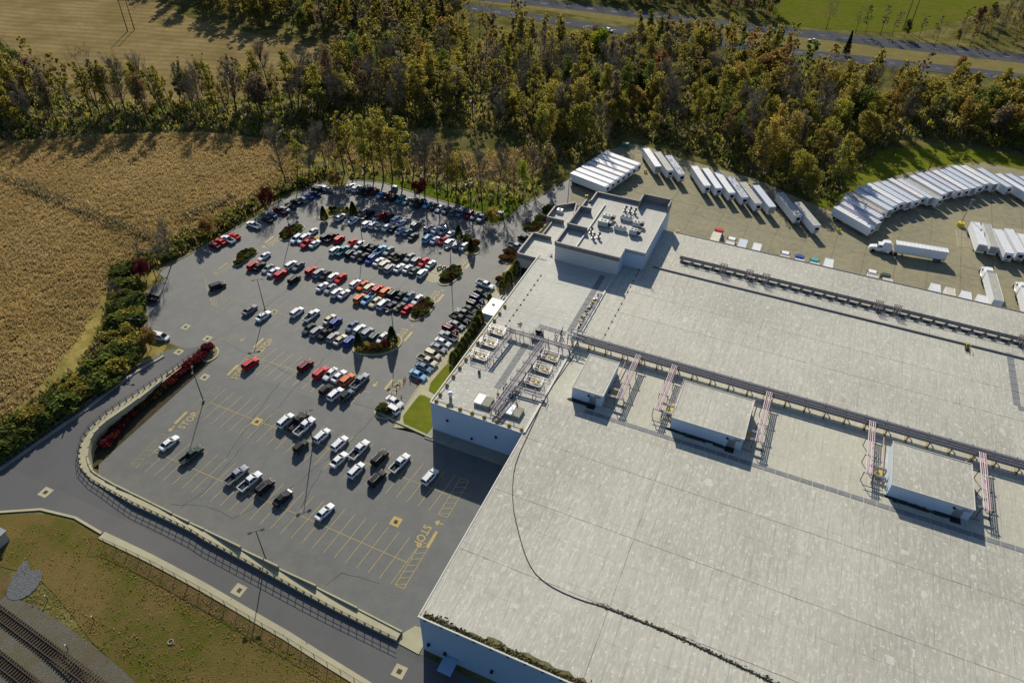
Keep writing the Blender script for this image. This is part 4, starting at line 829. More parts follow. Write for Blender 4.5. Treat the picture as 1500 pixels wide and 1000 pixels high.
# ---------------------------------------------------------- entrance wing
EZ=6.4
ew=thing('entrance_wing','low stepped tan entrance wing with dark parapets beside the car park','building')
e=[(-66.4,161.2),(-55.45,161.2),(-55.45,189),(-53.9,189.1),(-53.9,194),(-60.5,196),(-66.0,191.2),(-66.0,183.5),(-63.9,183.5),(-63.9,173.6),(-66.4,173.6)]
m=MB()
for a,b in zip(e,e[1:]+e[:1]): m.add([(a[0],a[1],-.3),(b[0],b[1],-.3),(b[0],b[1],EZ+.3),(a[0],a[1],EZ+.3)],[(0,1,2,3)],WALLG)
m.build('wall',ew); m=MB(); m.prism(e,EZ-.3,EZ,RF2,RF2); m.build('roof',ew)
m=MB(); parapet(m,[(-57.6,161.3),(-66.3,161.3),(-66.3,173.5),(-60.8,173.5)],EZ-.1,EZ+1.3,.45,TRIM,TRIM,False); parapet(m,[(-63.8,174),(-63.8,183)],EZ-.1,EZ+.7,.3,TRIM,TRIM,False); parapet(m,[(-60.5,183.6),(-65.9,183.6),(-65.9,191),(-60.5,195.8),(-59,189)],EZ-.1,EZ+1.5,.4,TRIM,TRIM,False); parapet(m,[(-57.6,161.4),(-57.6,165.5)],EZ-.1,EZ+.9,.8,TRIM,TRIM,False); m.build('parapet',ew)
m=MB(); m.box((-63.5,161.1,.1),(2.6,.2,3),GLASS); m.box((-59.5,161.1,1),(2,.2,1.4),GLASS); m.build('window',ew)
c=PZ(820,311,EZ); m=MB(); m.box((c.x,c.y,EZ),(1.8,1.4,1.1),WHITE); m.tube((c.x,c.y,EZ+1.1),(c.x,c.y,EZ+1.25),.4,BLACKM,10); m.build('roof_unit',ew)
# canopy
A,B,C,D=[PZ(a,b,3.4) for a,b in ((704.8,457.6),(719.7,462),(738,434),(722.5,430))]
t=thing('entrance_canopy','bright white flat canopy with slatted end beside car park entrance','canopy'); m=MB(); m.prism([(A.x,A.y),(XW-.3,A.y),(XW-.3,D.y-2),(A.x,D.y-2)],3.25,3.5,WHITE); m.build('roof',t)
m=MB()
for k in range(6): m.box(((A.x+XW)/2-2.0+k*.85,D.y-.8,3.3),(.35,2.4,.15),DGREY)
m.build('slats',t)
for k,(x,y) in enumerate(((A.x+.3,A.y+.3),(XW-.8,A.y+.3),(A.x+.3,D.y-2.4),(A.x+.3,(A.y+D.y)/2))): m=MB(); m.box((x,y,0),(.25,.25,3.2),STEEL); m.build('post',t)
m=MB(); m.box(((A.x+XW)/2,A.y+.5,.1),(abs(A.x-XW)-1,.1,2.8),mat('pale_glazing',(.35,.42,.45),.15)); m.build('glazing',t)
c=PZ(723,446,3.55); m=MB(); m.box((c.x,c.y,3.5),(.6,.6,.25),DGREY); m.box((c.x-.4,c.y+.2,3.5),(.3,.8,.12),BLACKM); tag(m.build('roof_vent'),'small dark vent on top of the white entrance canopy','roof vent')
for px,lab in (((702,480),'planters of pallets by the wall, upper of two yellowish stacks'),((687,506),'planters of pallets by the wall, lower of two yellowish stacks')):
    c=P(*px); t=thing('pallet_stack',lab.replace('planters of pallets','low stack of pale pallets'),'pallet stack',(c.x,c.y,c.z+.2),0,'pale pallet stacks beside the west wing'); m=MB()
    for k in range(6): m.box((0,-1.5+k*.6,0),(1.8,.45,.5+.1*(k%2)),CONC)
    m.build('boards',t)
# ============================================================= VEHICLES
COLS={'w':('white',(.70,.71,.72)),'s':('silver',(.30,.31,.33)),'g':('grey',(.17,.18,.18)),'k':('black',(.014,.014,.016)),'r':('red',(.50,.012,.015)),'d':('maroon',(.13,.012,.018)),'b':('blue',(.03,.07,.30)),'n':('navy',(.02,.03,.10)),'l':('light blue',(.22,.42,.62)),'o':('orange',(.62,.14,.02)),'t':('beige',(.58,.52,.38)),'G':('dark green',(.045,.07,.055)),'T':('teal',(.08,.32,.32)),'e':('slate blue',(.13,.19,.26))}
def paint(c): return mat('car_paint_'+COLS[c][0].replace(' ','_'),COLS[c][1],.55,metal=0,spec=.12,coat=.05,var=.12,vscale=1.5)
HOLD=mat('paint_slot',(.5,.5,.5))
def loft(mb,st,m,n=8):
    """stations (x, half width, z low, z top): rounded cross sections joined along the car"""
    rings=[]
    for x,w,zl,zt in st:
        h=zt-zl; rings.append([(x,-w*.94,zl),(x,-w,zl+h*.35),(x,-w*.97,zl+h*.78),(x,-w*.84,zt),(x,w*.84,zt),(x,w*.97,zl+h*.78),(x,w,zl+h*.35),(x,w*.94,zl)])
    vs=[p for r in rings for p in r]; k=8; fs=[]
    for i in range(len(rings)-1):
        for j in range(k): fs.append((i*k+j,i*k+(j+1)%k,(i+1)*k+(j+1)%k,(i+1)*k+j))
    fs.append(tuple(range(k))[::-1]); fs.append(tuple(range((len(rings)-1)*k,len(rings)*k))); mb.add(vs,[f[::-1] for f in fs],m)
def cabin(mb,gl,bx0,bx1,rx0,rx1,bw,rw,zb,zr,paintm,pill=.06,mid=(.0,)):
    base=[(bx0,-bw,zb),(bx1,-bw,zb),(bx1,bw,zb),(bx0,bw,zb)]; top=[(rx0,-rw,zr),(rx1,-rw,zr),(rx1,rw,zr),(rx0,rw,zr)]
    gl.add(base+top,[(0,1,5,4),(1,2,6,5),(2,3,7,6),(3,0,4,7)],GLASS)
    # roof skin: slightly crowned
    r=[(rx0-.05,-rw-.03,zr-.03),(rx1+.08,-rw-.03,zr-.03),(rx1+.08,rw+.03,zr-.03),(rx0-.05,rw+.03,zr-.03),(rx0+.05,-rw*.8,zr+.05),(rx1-.1,-rw*.8,zr+.05),(rx1-.1,rw*.8,zr+.05),(rx0+.05,rw*.8,zr+.05)]
    mb.add(r,[(0,1,5,4),(1,2,6,5),(2,3,7,6),(3,0,4,7),(4,5,6,7),(3,2,1,0)],paintm)
    for i in range(4): mb.tube(base[i],top[i],pill,paintm,4,cap=False)
    for f in mid:
        t=f
        for s in (-1,1): mb.tube((bx0+(bx1-bx0)*t,s*bw,zb),(rx0+(rx1-rx0)*t,s*rw,zr),pill*.8,paintm,4,cap=False)
def make_vehicle(kind,lights):
    t=link('proto_'+kind,None); b=MB(); g=MB(); extra=[]; wb,tr,wr=1.38,.80,.33; L=2.4
    if kind=='S':
        loft(b,[(-2.4,.70,.38,.86),(-2.3,.84,.26,.99),(-1.7,.91,.20,1.03),(0,.92,.20,.98),(1.0,.92,.20,.97),(1.9,.88,.22,.84),(2.28,.78,.27,.72),(2.42,.58,.36,.58)],HOLD)
        cabin(b,g,-1.85,1.12,-1.15,.30,.80,.62,.98,1.42,HOLD,mid=(.52,)); lz=.68; L=2.36
    elif kind=='C':
        loft(b,[(-2.2,.70,.36,.84),(-2.1,.84,.26,.95),(-1.4,.91,.20,.97),(0,.90,.20,.92),(1.0,.91,.20,.92),(1.8,.88,.22,.80),(2.1,.76,.27,.68),(2.25,.56,.36,.56)],HOLD)
        cabin(b,g,-1.45,.95,-.75,.15,.78,.58,.93,1.30,HOLD,mid=()); lz=.64; L=2.2
    elif kind in 'UH':
        s=1 if kind=='U' else .9
        loft(b,[(-2.3*s,.80,.34,.95),(-2.22*s,.90,.28,1.08),(-1.5*s,.95,.24,1.10),(0,.95,.24,1.08),(1.0*s,.95,.24,1.06),(1.8*s,.91,.26,.98),(2.15*s,.82,.30,.86),(2.3*s,.62,.40,.66)],HOLD)
        cabin(b,g,-2.22*s,1.12*s,-2.0*s,.42*s,.84,.68,1.08,1.66 if kind=='U' else 1.5,HOLD,mid=(.33,.62)); lz=.8; L=2.24*s; wr=.36; wb*=s
        m=MB(); 
        for q in (-.62,.62): m.box((-.75*s,q,1.70 if kind=='U' else 1.54),(2.0*s,.05,.05),STEEL if kind=='U' else HOLD)
        extra.append(('roof_rail',m))
    elif kind=='V':
        loft(b,[(-2.55,.82,.32,.95),(-2.48,.94,.24,1.08),(-1.5,.98,.2,1.1),(0,.98,.2,1.08),(1.3,.97,.2,1.04),(2.0,.92,.24,.92),(2.45,.78,.3,.72),(2.55,.6,.38,.6)],HOLD)
        cabin(b,g,-2.48,1.75,-2.25,.75,.88,.72,1.08,1.74,HOLD,mid=(.28,.62)); lz=.8; L=2.48; wb=1.5
    elif kind=='P':
        loft(b,[(-.75,.98,.42,1.18),(.4,.98,.42,1.16),(1.4,.98,.42,1.14),(2.3,.95,.42,1.08),(2.75,.90,.42,.98),(2.88,.72,.5,.72)],HOLD)
        b.box((-1.85,0,.45),(2.3,1.9,.28),HOLD)
        for s in (-1,1): b.box((-1.86,s*.92,.5),(2.28,.12,.66),HOLD)
        b.box((-2.98,0,.5),(.12,1.9,.62),HOLD)
        cabin(b,g,-.72,1.5,-.5,.78,.86,.68,1.15,1.78,HOLD,mid=(.48,)); m=MB(); m.box((-1.86,0,.74),(2.2,1.7,.04),BEDM); m.box((-.78,0,.78),(.05,1.7,.3),BEDM); extra.append(('cargo_bed',m)); lz=.85; L=2.84; wb=1.85; wr=.40; tr=.84
    elif kind=='J':
        b.box((-.45,0,.55),(2.5,1.5,.55),HOLD,taper=(.98,.96)); b.box((1.3,0,.6),(1.15,1.3,.5),HOLD,taper=(1,.92)); 
        for s in (-1,1): b.box((1.35,s*.72,.72),(1.0,.36,.14),BLACKM); b.box((-1.25,s*.8,.72),(.9,.24,.14),BLACKM)
        cabin(b,g,-1.68,.72,-1.62,.45,.72,.66,1.1,1.78,BEDM,mid=(.5,)); m=MB(); m.tube((-1.72,0,1.0),(-1.95,0,1.0),.36,RUBBER,10); extra.append(('spare_wheel',m)); lz=.85; L=1.85; wb=1.2; wr=.40; tr=.78
    bo=b.build('body',t,smooth=False); g.build('windows',t)
    for nm,m in extra: m.build(nm,t)
    wm=MB(); wm.tube((0,-.11,0),(0,.11,0),wr,RUBBER,12); wm.tube((0,-.115,0),(0,.115,0),wr*.55,STEEL,8); o=wm.build('wheel',t); me=o.data; bpy.data.objects.remove(o)
    for x in (-wb,wb):
        for s in (-1,1): link('wheel',me,t,(x,s*(tr+.04),wr))
    if lights:
        for nm,mm,x in (('headlight',LAMPW,L),('tail_light',LAMPR,-L if kind!='P' else -3.0)):
            lm=MB(); lm.box((0,0,-.07),(.12,.3,.14),mm); o=lm.build(nm,t); me=o.data; bpy.data.objects.remove(o)
            for s in (-1,1): link(nm,me,t,(x,s*.62,lz))
    return t
PROTO={}
def proto(k,l):
    if (k,l) not in PROTO: PROTO[(k,l)]=make_vehicle(k,l); reg(0); PROTOK[(k,l)]=[o for o in COL.objects if o.parent==PROTO[(k,l)]]
    return PROTO[(k,l)]
PROTOK={}
VN={'S':('parked_car','sedan','car'),'C':('parked_car','coupe','car'),'U':('parked_suv','SUV','car'),'H':('parked_car','hatchback','car'),'V':('parked_minivan','minivan','minivan'),'P':('pickup_truck','pickup','pickup truck'),'J':('parked_car','off roader','car')}
def place_vehicle(k,c,x,y,z,rz,label,group,lights=False,sc=1.,name=None,pitch=True,f=gz):
    p=proto(k,lights); r=bpy.data.objects.new(name or VN[k][0],None); COL.objects.link(r); r.location=(x,y,z)
    d=Vector((math.cos(rz),math.sin(rz))); e=1.2
    sx=(f(x+d.x*e,y+d.y*e)-f(x-d.x*e,y-d.y*e))/(2*e); sy=(f(x-d.y*e,y+d.x*e)-f(x+d.y*e,y-d.x*e))/(2*e)
    X=Vector((d.x,d.y,sx)).normalized(); Y=Vector((-d.y,d.x,sy)).normalized(); Z=X.cross(Y).normalized(); Y=Z.cross(X)
    r.matrix_world=Matrix(((X.x*sc,Y.x*sc,Z.x*sc,x),(X.y*sc,Y.y*sc,Z.y*sc,y),(X.z*sc,Y.z*sc,Z.z*sc,z),(0,0,0,1)))
    for ch in PROTOK[(k,lights)]:
        o=ch.copy(); COL.objects.link(o); o.parent=r
        if ch.name.startswith('body'):
            for i,m in enumerate(ch.data.materials):
                if m==HOLD: o.material_slots[i].link='OBJECT'; o.material_slots[i].material=paint(c)
    tag(r,label,VN[k][2],group); return r
CR={'a':(300,260,9.09),'b':(400,255,11.11),'c':(500,255,11.11),'d':(600,275,11.11),'e':(350,330,11.11),'f':(460,320,11.11),'g':(540,330,11.11),'h':(440,375,11.11),'i':(510,400,11.11),'j':(410,430,11.11),'k':(480,450,11.11),'l':(640,400,11.11),'m':(590,460,9.09),'n':(430,510,7.69),'o':(390,590,9.09),'p':(200,560,4.547),'q':(420,640,3.847),'r':(190,330,5.0),'R':(340,360,5.554),'T':(660,240,6.25),'N':(330,500,4.839)}
# every parked vehicle: crop, x, y, kind, colour, + nose up the stall / - nose down
ROWS=[
('west kerb row under the trees',171,'vehicles along the west kerb',"a130,905Sd+ a205,855Sr+ a305,820Pw+ a395,780Sr+ a645,630Pw+ a830,560Sk+ a885,500Se+ b110,590Pd+ b175,570Sw+ b290,520Sk- b370,450Sk+ b470,410Us+ b570,365Sb+ b685,320Sn+ b700,240Uk+ b800,215Uw+ b885,250Sg+"),
('north kerb row',84,'vehicles along the north kerb',"c160,195Uw+ c250,225Uw+ c340,255SG+ c430,280Pk+ c545,285Sd+ c640,340Sl- c745,350Pd- c850,375Uk+ c965,405UT- c1060,440Ss- d70,230Ug- d165,260Pk- d290,275Sl- d395,305Sk- d490,335Sw- d600,365Sg- d720,390Ug+ d830,405Ue- d960,430Ud- d1060,460Sg- d1180,480Ps-"),
('top bay, upper side, left group',84,'vehicles in the top bay',"b1100,690Uw+ c200,755Sw+ c330,625Us- c450,645Pk+ c585,700Ss- c665,660Ur+ c790,705Pk+ c900,730Vw+ c980,790Sw+ d100,600Ug+"),
('top bay, upper side, right group',84,'vehicles in the top bay',"d315,650Us+ d440,680Sw+ d545,700Us- d670,750Sw+"),
('top bay, lower side, left group',84,'vehicles in the top bay',"c415,805Uw+ c525,820Uw+ c620,855Ss+ c745,865Sw+ c850,885Sk+ c965,915Sw+ c1080,945Se+ g730,180SG+"),
('top bay, lower side, right group',84,'vehicles in the top bay',"d300,810Vl+ d415,850Sw+ d540,860Sr- d650,885Uw+ d780,915Us+ d895,950Sw+"),
('second bay, upper side',84,'vehicles in the second bay',"e1195,110Sw- f190,290Uk+ f285,305Pk+ f410,330Ur+ f610,400Sr- f735,430Sw- f860,445Uk+ f960,475Sk+ f1080,510Pl+ f1215,530Ss- g410,490Sk+ g510,510Pk+ g665,525Ss- g775,570Ug+ g895,600Sr- g1015,630Sw+"),
('second bay, lower side',84,'vehicles in the second bay',"e930,215Uw- e1040,220Uw- e1120,285Pr- e1240,300Sw+ f345,510Uw+ f470,515PT+ f590,560Uk+ f695,590Sg+ f800,635Sk- f920,660Ub- f1050,700Sw+ f1150,740Ut+ g345,690Us+ g500,690Sw+ g645,700Sw+ g750,740SG+ g875,770Uw+"),
('third bay, upper side',84,'vehicles in the third bay',"e410,510Sw- e850,635Uw+ e965,670Sg- h180,230Ur+ h305,265Us+ h405,310Sk- h540,330Uw+ h655,365Sr- i115,165Uw+ i235,205So- i345,230Ut+ i480,255Ur+ i610,290Uo+ i735,320Uk+ i865,355Sk+ i990,385Se- i1125,435Sw-"),
('third bay, lower side',84,'vehicles in the third bay',"e235,645Ur+ e335,665Sk+ e470,705Ss- e570,755Sw+ e680,790Ur+ e900,870Uk+ h360,495Sw+ h485,530Ss- h595,585Uw+ h715,615Sw+ i190,400Uo+ i320,420Pl- i440,475St- i580,490Vw+ i700,535Sk+ i840,550SG+ i965,585Sr+"),
('fourth bay, upper side',84,'vehicles in the fourth bay',"j280,290Uw+ j520,350Pw+ j810,415St+ j910,455Ub+ k395,310Se- k520,350Uw+ k650,400Us+ k770,465UG+ k885,500Sw-"),
('fourth bay, lower side',84,'vehicles in the fourth bay',"j470,575SG- j600,605Us+ j745,640Pk- j870,695Us+ j985,750St+ j1135,760Ub+"),
('row facing the west wing',-9,'vehicles facing the west wing',"l790,185Pw+ l720,320SG+ l655,415Un+ l600,505Uk+ l540,590SG+ l450,655Pg- l380,740Pk+ l320,845Ss+ l215,910Ud+ m605,290Ps- m535,375Sw+ m475,450Ss+ m400,530Ut+ m330,620Pt+ m285,710Se+ m205,810Sl+"),
('bay below the tree island, upper side',82,'vehicles below the tree island',"n135,190Ud+ n305,270Ur+ n415,290Sw- n515,315Sw+ n605,345Uo+ n750,365Ps+"),
('bay below the tree island, lower side',82,'vehicles below the tree island',"n360,465Jk+ n475,510Uw+ n600,525Je+"),
('second bay from the south, upper side',80,'vehicles in the second bay from the south',"o260,225Uw+ o430,240Pk+ o520,305Pw+ o745,425Uw+ o980,530Uw+ o1245,615Pw+ q525,113Uk+ q640,143Pw+"),
('second bay from the south, lower side',80,'vehicles in the second bay from the south',"o460,575JG+ o970,755Sw+ o1200,885Uw+ q510,228Uk+ q807,218Uw+"),
('southernmost bay',78,'vehicles in the southernmost bay',"p220,403Sw+ p370,480PG+ p670,612Ps+ p760,655Pw+ p855,690Uk+ p975,768Sk+ p1255,860Sw+"),
]
ORD=['first','second','third','fourth','fifth','sixth','seventh','eighth','ninth','tenth','eleventh','twelfth','thirteenth','fourteenth','fifteenth','sixteenth','seventeenth','eighteenth','nineteenth','twentieth','twenty first']
import re
nveh=0
LBL=set()
for ri_,(rn,hd,grp,data) in enumerate(ROWS):
    items=[re.match(r'([a-zA-Z])(\d+),(\d+)([SUHPVJC])([a-zA-Z])([+-])',q).groups() for q in data.split()]
    pos=[]
    for cr_,x,y,k,c,d in items:
        ox,oy,s=CR[cr_]; px,py=ox+int(x)/s,oy+int(y)/s; pos.append((px,py,k,c,d))
    east=grp=='vehicles facing the west wing'
    pos.sort(key=lambda q:(q[1] if east else q[0]))
    near=ri_>=12
    for i,(px,py,k,c,d) in enumerate(pos):
        h={'S':.6,'C':.6,'U':.85,'P':.75,'V':.9,'J':.9,'H':.8}[k]
        q=P(px,py,h); rz=R(hd+random.uniform(-1.5,1.5)+(180 if d=='-' else 0))
        fromw='from the entrance' if east else 'from the left'
        lab='%s %s, %s %s, %s'%(COLS[c][0],VN[k][1],ORD[i],fromw,rn)
        if lab in LBL: print('dup',lab)
        LBL.add(lab); sc={0:.92}.get(ri_,.93 if not near else .98)*random.uniform(.97,1.03)
        place_vehicle(k,c,q.x,q.y,gz(q.x,q.y)+.06,rz,lab,grp,near,sc); nveh+=1
for px,py,k,c,rz,lab in ((366.1,453.5,'S','g',85,'lone grey sedan west of the lamp in the half empty fourth bay'),(386,462.5,'S','w',82,'white sedan just below the lamp foot in the half empty fourth bay'),(319,418.5,'U','k',60,'lone black SUV on the hatched corner near the west shrubs'),(217,435.5,'P','k',185,'black pickup parked nose to the verge beside the red tree'),(234.5,493,'V','w',8,'white minivan half hidden by the orange tree on west island'),
 (367,532.5,'U','r',80,'lone bright red SUV in the upper left stalls beside the stop word'),(578,588,'S','w',-12,'white sedan parked just below the line of red cones'),(573,598,'U','w',168,'white SUV behind the small bush beside the lower lawn'),(769,348.8,'S','k',-8,'black sedan beside the pale drain at the entrance wing'),(756,361.5,'P','s',-5,'silver pickup between the entrance shrubs and the entrance wing')):
    q=P(px,py,.7); place_vehicle(k,c,q.x,q.y,gz(q.x,q.y)+.06,R(rz),lab,None,True); nveh+=1
for px,py,k,c,rz,lab in ((892,44.5,'U','w',-18,'white SUV driving on the highway at the upper middle'),(1192,60.5,'P','w',-14+180,'white pickup driving on the far lanes of the highway'),(1290,87,'S','s',-14,'silver car partly hidden by trees on highway near lanes')):
    q=P(px,py,.7,hf); place_vehicle(k,c,q.x,q.y,.07,R(rz),lab,None,False,1.,'moving_car')
print('vehicles',nveh)
for p_,ks in PROTOK.items():
    for o in ks: bpy.data.objects.remove(o)
for o in PROTO.values(): bpy.data.objects.remove(o)
# ---- motorcycles on the pad
for i,(px,py) in enumerate(((643.5,391.5),(650.5,392),(655.5,393.5))):
    q=P(px,py,.5); t=thing('motorcycle','dark motorcycle on the concrete pad, %s of three'%['leftmost','middle','rightmost'][i],'motorcycle',(q.x,q.y,gz(q.x,q.y)+.08),R(250+i*12),'motorcycles on the concrete pad')
    for x in (-.7,.7): m=MB(); m.tube((x,-.07,.32),(x,.07,.32),.32,RUBBER,12); m.build('wheel',t)
    m=MB(); m.box((0,0,.35),(.8,.35,.4),BLACKM,taper=(.9,.7)); m.tube((.7,0,.35),(.45,0,1.0),.05,STEEL); m.box((.2,0,.72),(.55,.3,.2),paint('d' if i else 'b'),taper=(.7,.6)); m.build('frame',t)
    m=MB(); m.box((-.4,0,.7),(.7,.3,.12),BLACKM); m.build('seat',t); m=MB(); m.tube((.42,-.4,1.05),(.42,.4,1.05),.025,STEEL); m.build('handlebar',t)
# ---- trailers and trucks
def trailer_mb(roof,reefer,rail=None):
    rail=rail or WHITE
    parts={}
    m=MB(); m.box((0,0,1.15),(15.9,2.55,2.85),WHITE); 
    for s in (-1,1): m.box((0,s*1.29,1.12),(15.9,.05,.16),STEEL); 
    parts['body']=m
    m=MB(); m.add([(-7.97,-1.29,4.005),(7.97,-1.29,4.005),(7.97,1.29,4.005),(-7.97,1.29,4.005)],[(0,1,2,3)],roof)
    for s in (-1,1): m.box((0,s*1.27,3.95),(15.96,.08,.11),rail)
    for k in range(13): m.box((-7.2+k*1.2,0,4.0),(.06,2.4,.03),rail if rail==REDP else STEEL)
    for x in (-7.94,7.94): m.box((x,0,3.95),(.08,2.46,.105),WHITE)
    parts['roof']=m
    m=MB(); m.box((-5.8,0,.75),(3.4,1.9,.35),DGREY); m.tube((5,-.9,.1),(5,-.9,1.15),.1,DGREY); m.tube((5,.9,.1),(5,.9,1.15),.1,DGREY); m.box((5,0,.05),(.35,2.2,.08),DGREY); m.box((-7.85,0,.45),(.12,2.3,.12),DGREY); parts['undercarriage']=m
    m=MB(); m.box((-7.985,0,1.25),(.03,.06,2.6),DGREY); 
    for y in (-.9,-.4,.4,.9): m.box((-7.99,y,1.2),(.04,.04,2.7),STEEL)
    parts['rear_door']=m
    m=MB()
    if reefer: m.box((8.2,0,2.0),(.5,1.9,1.85),WHITE,taper=(.8,.95)); m.box((8.44,0,2.35),(.06,1.4,1.1),BLACKM); m.box((8.1,0,1.5),(.3,1.2,.4),DGREY); parts['cooling_unit']=m
    else: m.box((7.99,0,1.6),(.04,2.2,2.1),STEEL); parts['nose_plate']=m
    return parts
TP={}
def trailer(x,y,z,rz,label,group,roof=None,reefer=True,sc=1.,rail=None):
    key=(roof.name,reefer) if rail is None else (roof.name,reefer,rail.name)
    if key not in TP:
        TP[key]={}
        for k,m in trailer_mb(roof,reefer,rail).items(): o=m.build(k); TP[key][k]=o.data; bpy.data.objects.remove(o)
        m=MB(); m.tube((0,-.28,0),(0,.28,0),.50,RUBBER,12); m.tube((0,-.29,0),(0,.29,0),.26,STEEL,8); o=m.build('wheel'); TP[key]['w']=o.data; bpy.data.objects.remove(o)
    t=thing('semi_trailer',label,'trailer',(x,y,z),rz,group); t.scale=(sc,.93,1)
    for k,me in TP[key].items():
        if k!='w': link(k,me,t)
    for xx in (-6.5,-5.2):
        for s in (-1,1): link('wheel',TP[key]['w'],t,(xx,s*.98,.5))
    return t
gseven='seven trailers parked side by side'
for i in range(7):
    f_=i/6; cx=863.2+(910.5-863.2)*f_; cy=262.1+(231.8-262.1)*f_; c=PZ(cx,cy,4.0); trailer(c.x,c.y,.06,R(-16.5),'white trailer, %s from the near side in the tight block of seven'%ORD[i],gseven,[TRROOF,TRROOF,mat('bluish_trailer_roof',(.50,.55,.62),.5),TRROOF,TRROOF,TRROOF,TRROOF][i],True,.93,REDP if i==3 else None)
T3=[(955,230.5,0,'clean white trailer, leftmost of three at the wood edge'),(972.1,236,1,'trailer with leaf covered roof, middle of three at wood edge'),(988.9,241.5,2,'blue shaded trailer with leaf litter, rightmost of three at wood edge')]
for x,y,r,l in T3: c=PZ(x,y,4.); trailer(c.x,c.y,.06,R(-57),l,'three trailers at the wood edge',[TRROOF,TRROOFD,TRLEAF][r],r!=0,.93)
T8=[(1026.3,257.5),(1042.9,260.8),(1061.4,267.4),(1079.9,273.5),(1099.1,282.2),(1119,287),(1155.8,299),(1182.5,313)]
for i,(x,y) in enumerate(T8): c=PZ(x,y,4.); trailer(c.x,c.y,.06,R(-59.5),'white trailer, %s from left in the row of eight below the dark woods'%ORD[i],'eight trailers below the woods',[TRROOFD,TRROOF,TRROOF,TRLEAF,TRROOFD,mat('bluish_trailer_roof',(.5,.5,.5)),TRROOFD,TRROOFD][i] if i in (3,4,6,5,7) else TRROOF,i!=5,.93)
arcL=[(120,405),(170,375),(190,335),(205,300),(265,283),(300,255),(345,237),(405,232),(460,222),(510,202),(575,205),(632,210),(670,180),(720,162),(780,157),(835,147),(890,140),(935,128),(985,112),(1050,112),(1160,132),(1300,175),(1380,178),(1480,195)]
arcR=[(390,560),(435,520),(455,490),(480,440),(530,408),(575,385),(640,380),(700,362),(745,345),(795,325),(850,322),(915,320),(955,298),(1010,295),(1075,280),(1130,270),(1180,255),(1225,240),(1285,243),(1300,240),(1410,272),(1520,295),(1610,300),(1720,320)]
nA=len(arcL)
for i in range(nA):
    l=arcL[i]; d=(265-25*min(1,i/18),155-30*min(1,i/18)); cx,cy=1200+(l[0]+d[0]/2)/5,220+(l[1]+d[1]/2)/5; c=PZ(cx,cy+1,4.0)
    if i>=20: cx+=0
    rz=R(-37-9*min(1,i/16)-(5 if i>=20 else 0)); rr=[TRROOF,mat('bluish_trailer_roof',(.5,.5,.5)),TRROOF,TRROOFD][0 if i in (12,18,19,0) else (3 if i in (11,3) else (1 if i%3 else 2))]
    lab='white trailer, %s from the left end of the long curved row by the lawn'%( (ORD+['twenty second','twenty third','twenty fourth'])[i]); trailer(c.x,c.y,.06,rz,lab,'curved row of trailers by the lawn',rr,i%3!=1,random.uniform(.90,.94),REDP if i in (1,3,9,14) else None)
for i,(x,y) in enumerate(((1170,608),(1255,622),(1350,665),(1435,662),(1530,700))):
    c=PZ(1200+x/5,220+y/5,4.); trailer(c.x,c.y,.06,R(-84 if i<2 else -80),'%s trailer, %s from left in right hand group beside white hatching'%('grey' if i==1 else 'white',ORD[i]),'trailers beside the white hatching',TRROOFD if i==1 else TRROOF,i in (2,3),.9)
def tractor(parent,x,cc,L=6.2,sleeper=True):
    pm=paint(cc)
    m=MB(); m.box((x+1.2,0,.6),(2.6,2.3,1.2),pm,taper=(.96,.9)); loft(m,[(x+2.3,1.05,.6,1.9),(x+3.6,.95,.6,1.7),(x+4.3,.85,.55,1.45),(x+4.5,.6,.6,1.0)],pm); m.box((x+1.3,0,1.8),(1.9,2.2,1.0),pm,taper=(.82,.92)); m.build('cab',parent)
    if sleeper: m=MB(); m.box((x-.6,0,.9),(2.1,2.4,2.2),pm,taper=(1,.95)); m.box((x-.2,0,3.1),(2.6,2.1,.7),pm,taper=(.7,.8)); m.build('sleeper',parent)
    m=MB(); m.box((x+2.32,0,1.95),(.1,1.9,.65),GLASS); m.box((x+1.5,0,2.0),(.9,2.27,.5),GLASS); m.build('windscreen',parent)
    m=MB(); m.box((x-2.4,0,.6),(3.0,1.0,.3),DGREY); m.tube((x-.4,-1.15,.75),(x+1.,-1.15,.75),.32,STEEL,8); m.tube((x-.4,1.15,.75),(x+1.,1.15,.75),.32,STEEL,8); m.build('chassis',parent)
    m=MB(); m.tube((0,-.2,0),(0,.2,0),.5,RUBBER,12); o=m.build('wheel'); me=o.data; bpy.data.objects.remove(o)
    for xx in (3.2,-2.0,-3.3):
        for s in (-1,1): link('wheel',me,parent,(x+xx,s*.98,.5))
    m=MB(); 
    for s in (-1,1): m.box((x+2.2,s*1.35,1.7),(.1,.2,.6),BLACKM)
    m.build('mirror',parent)
def semi(x,y,rz,cc,label,sc=1.,roof=None,group=None,sleeper=True,trl=True):
    t=thing('semi_truck',label,'truck',(x,y,.06),rz,group)
    if trl:
        k=(( roof or TRROOF).name,False)
        if k not in TP: trailer(0,0,-50,0,'x x x x',None,roof or TRROOF,False); kill=[o for o in COL.objects if o.location.z==-50]; kk=[o for o in COL.objects if o.parent in kill]; [bpy.data.objects.remove(o) for o in kk+kill]
        for n_,me in TP[k].items():
            if n_!='w': o=link(n_,me,t); o.scale=(sc,1,1)
        for xx in (-6.5,-5.2):
            for s in (-1,1): link('wheel',TP[k]['w'],t,(xx*sc,s*.98,.5))
    tractor(t,8.*sc+2.6,cc,sleeper=sleeper); return t
a=PZ(1351,361,4.); semi(a.x,a.y,R(180+7),'w','white semi truck with long white trailer crossing the yard',.92)
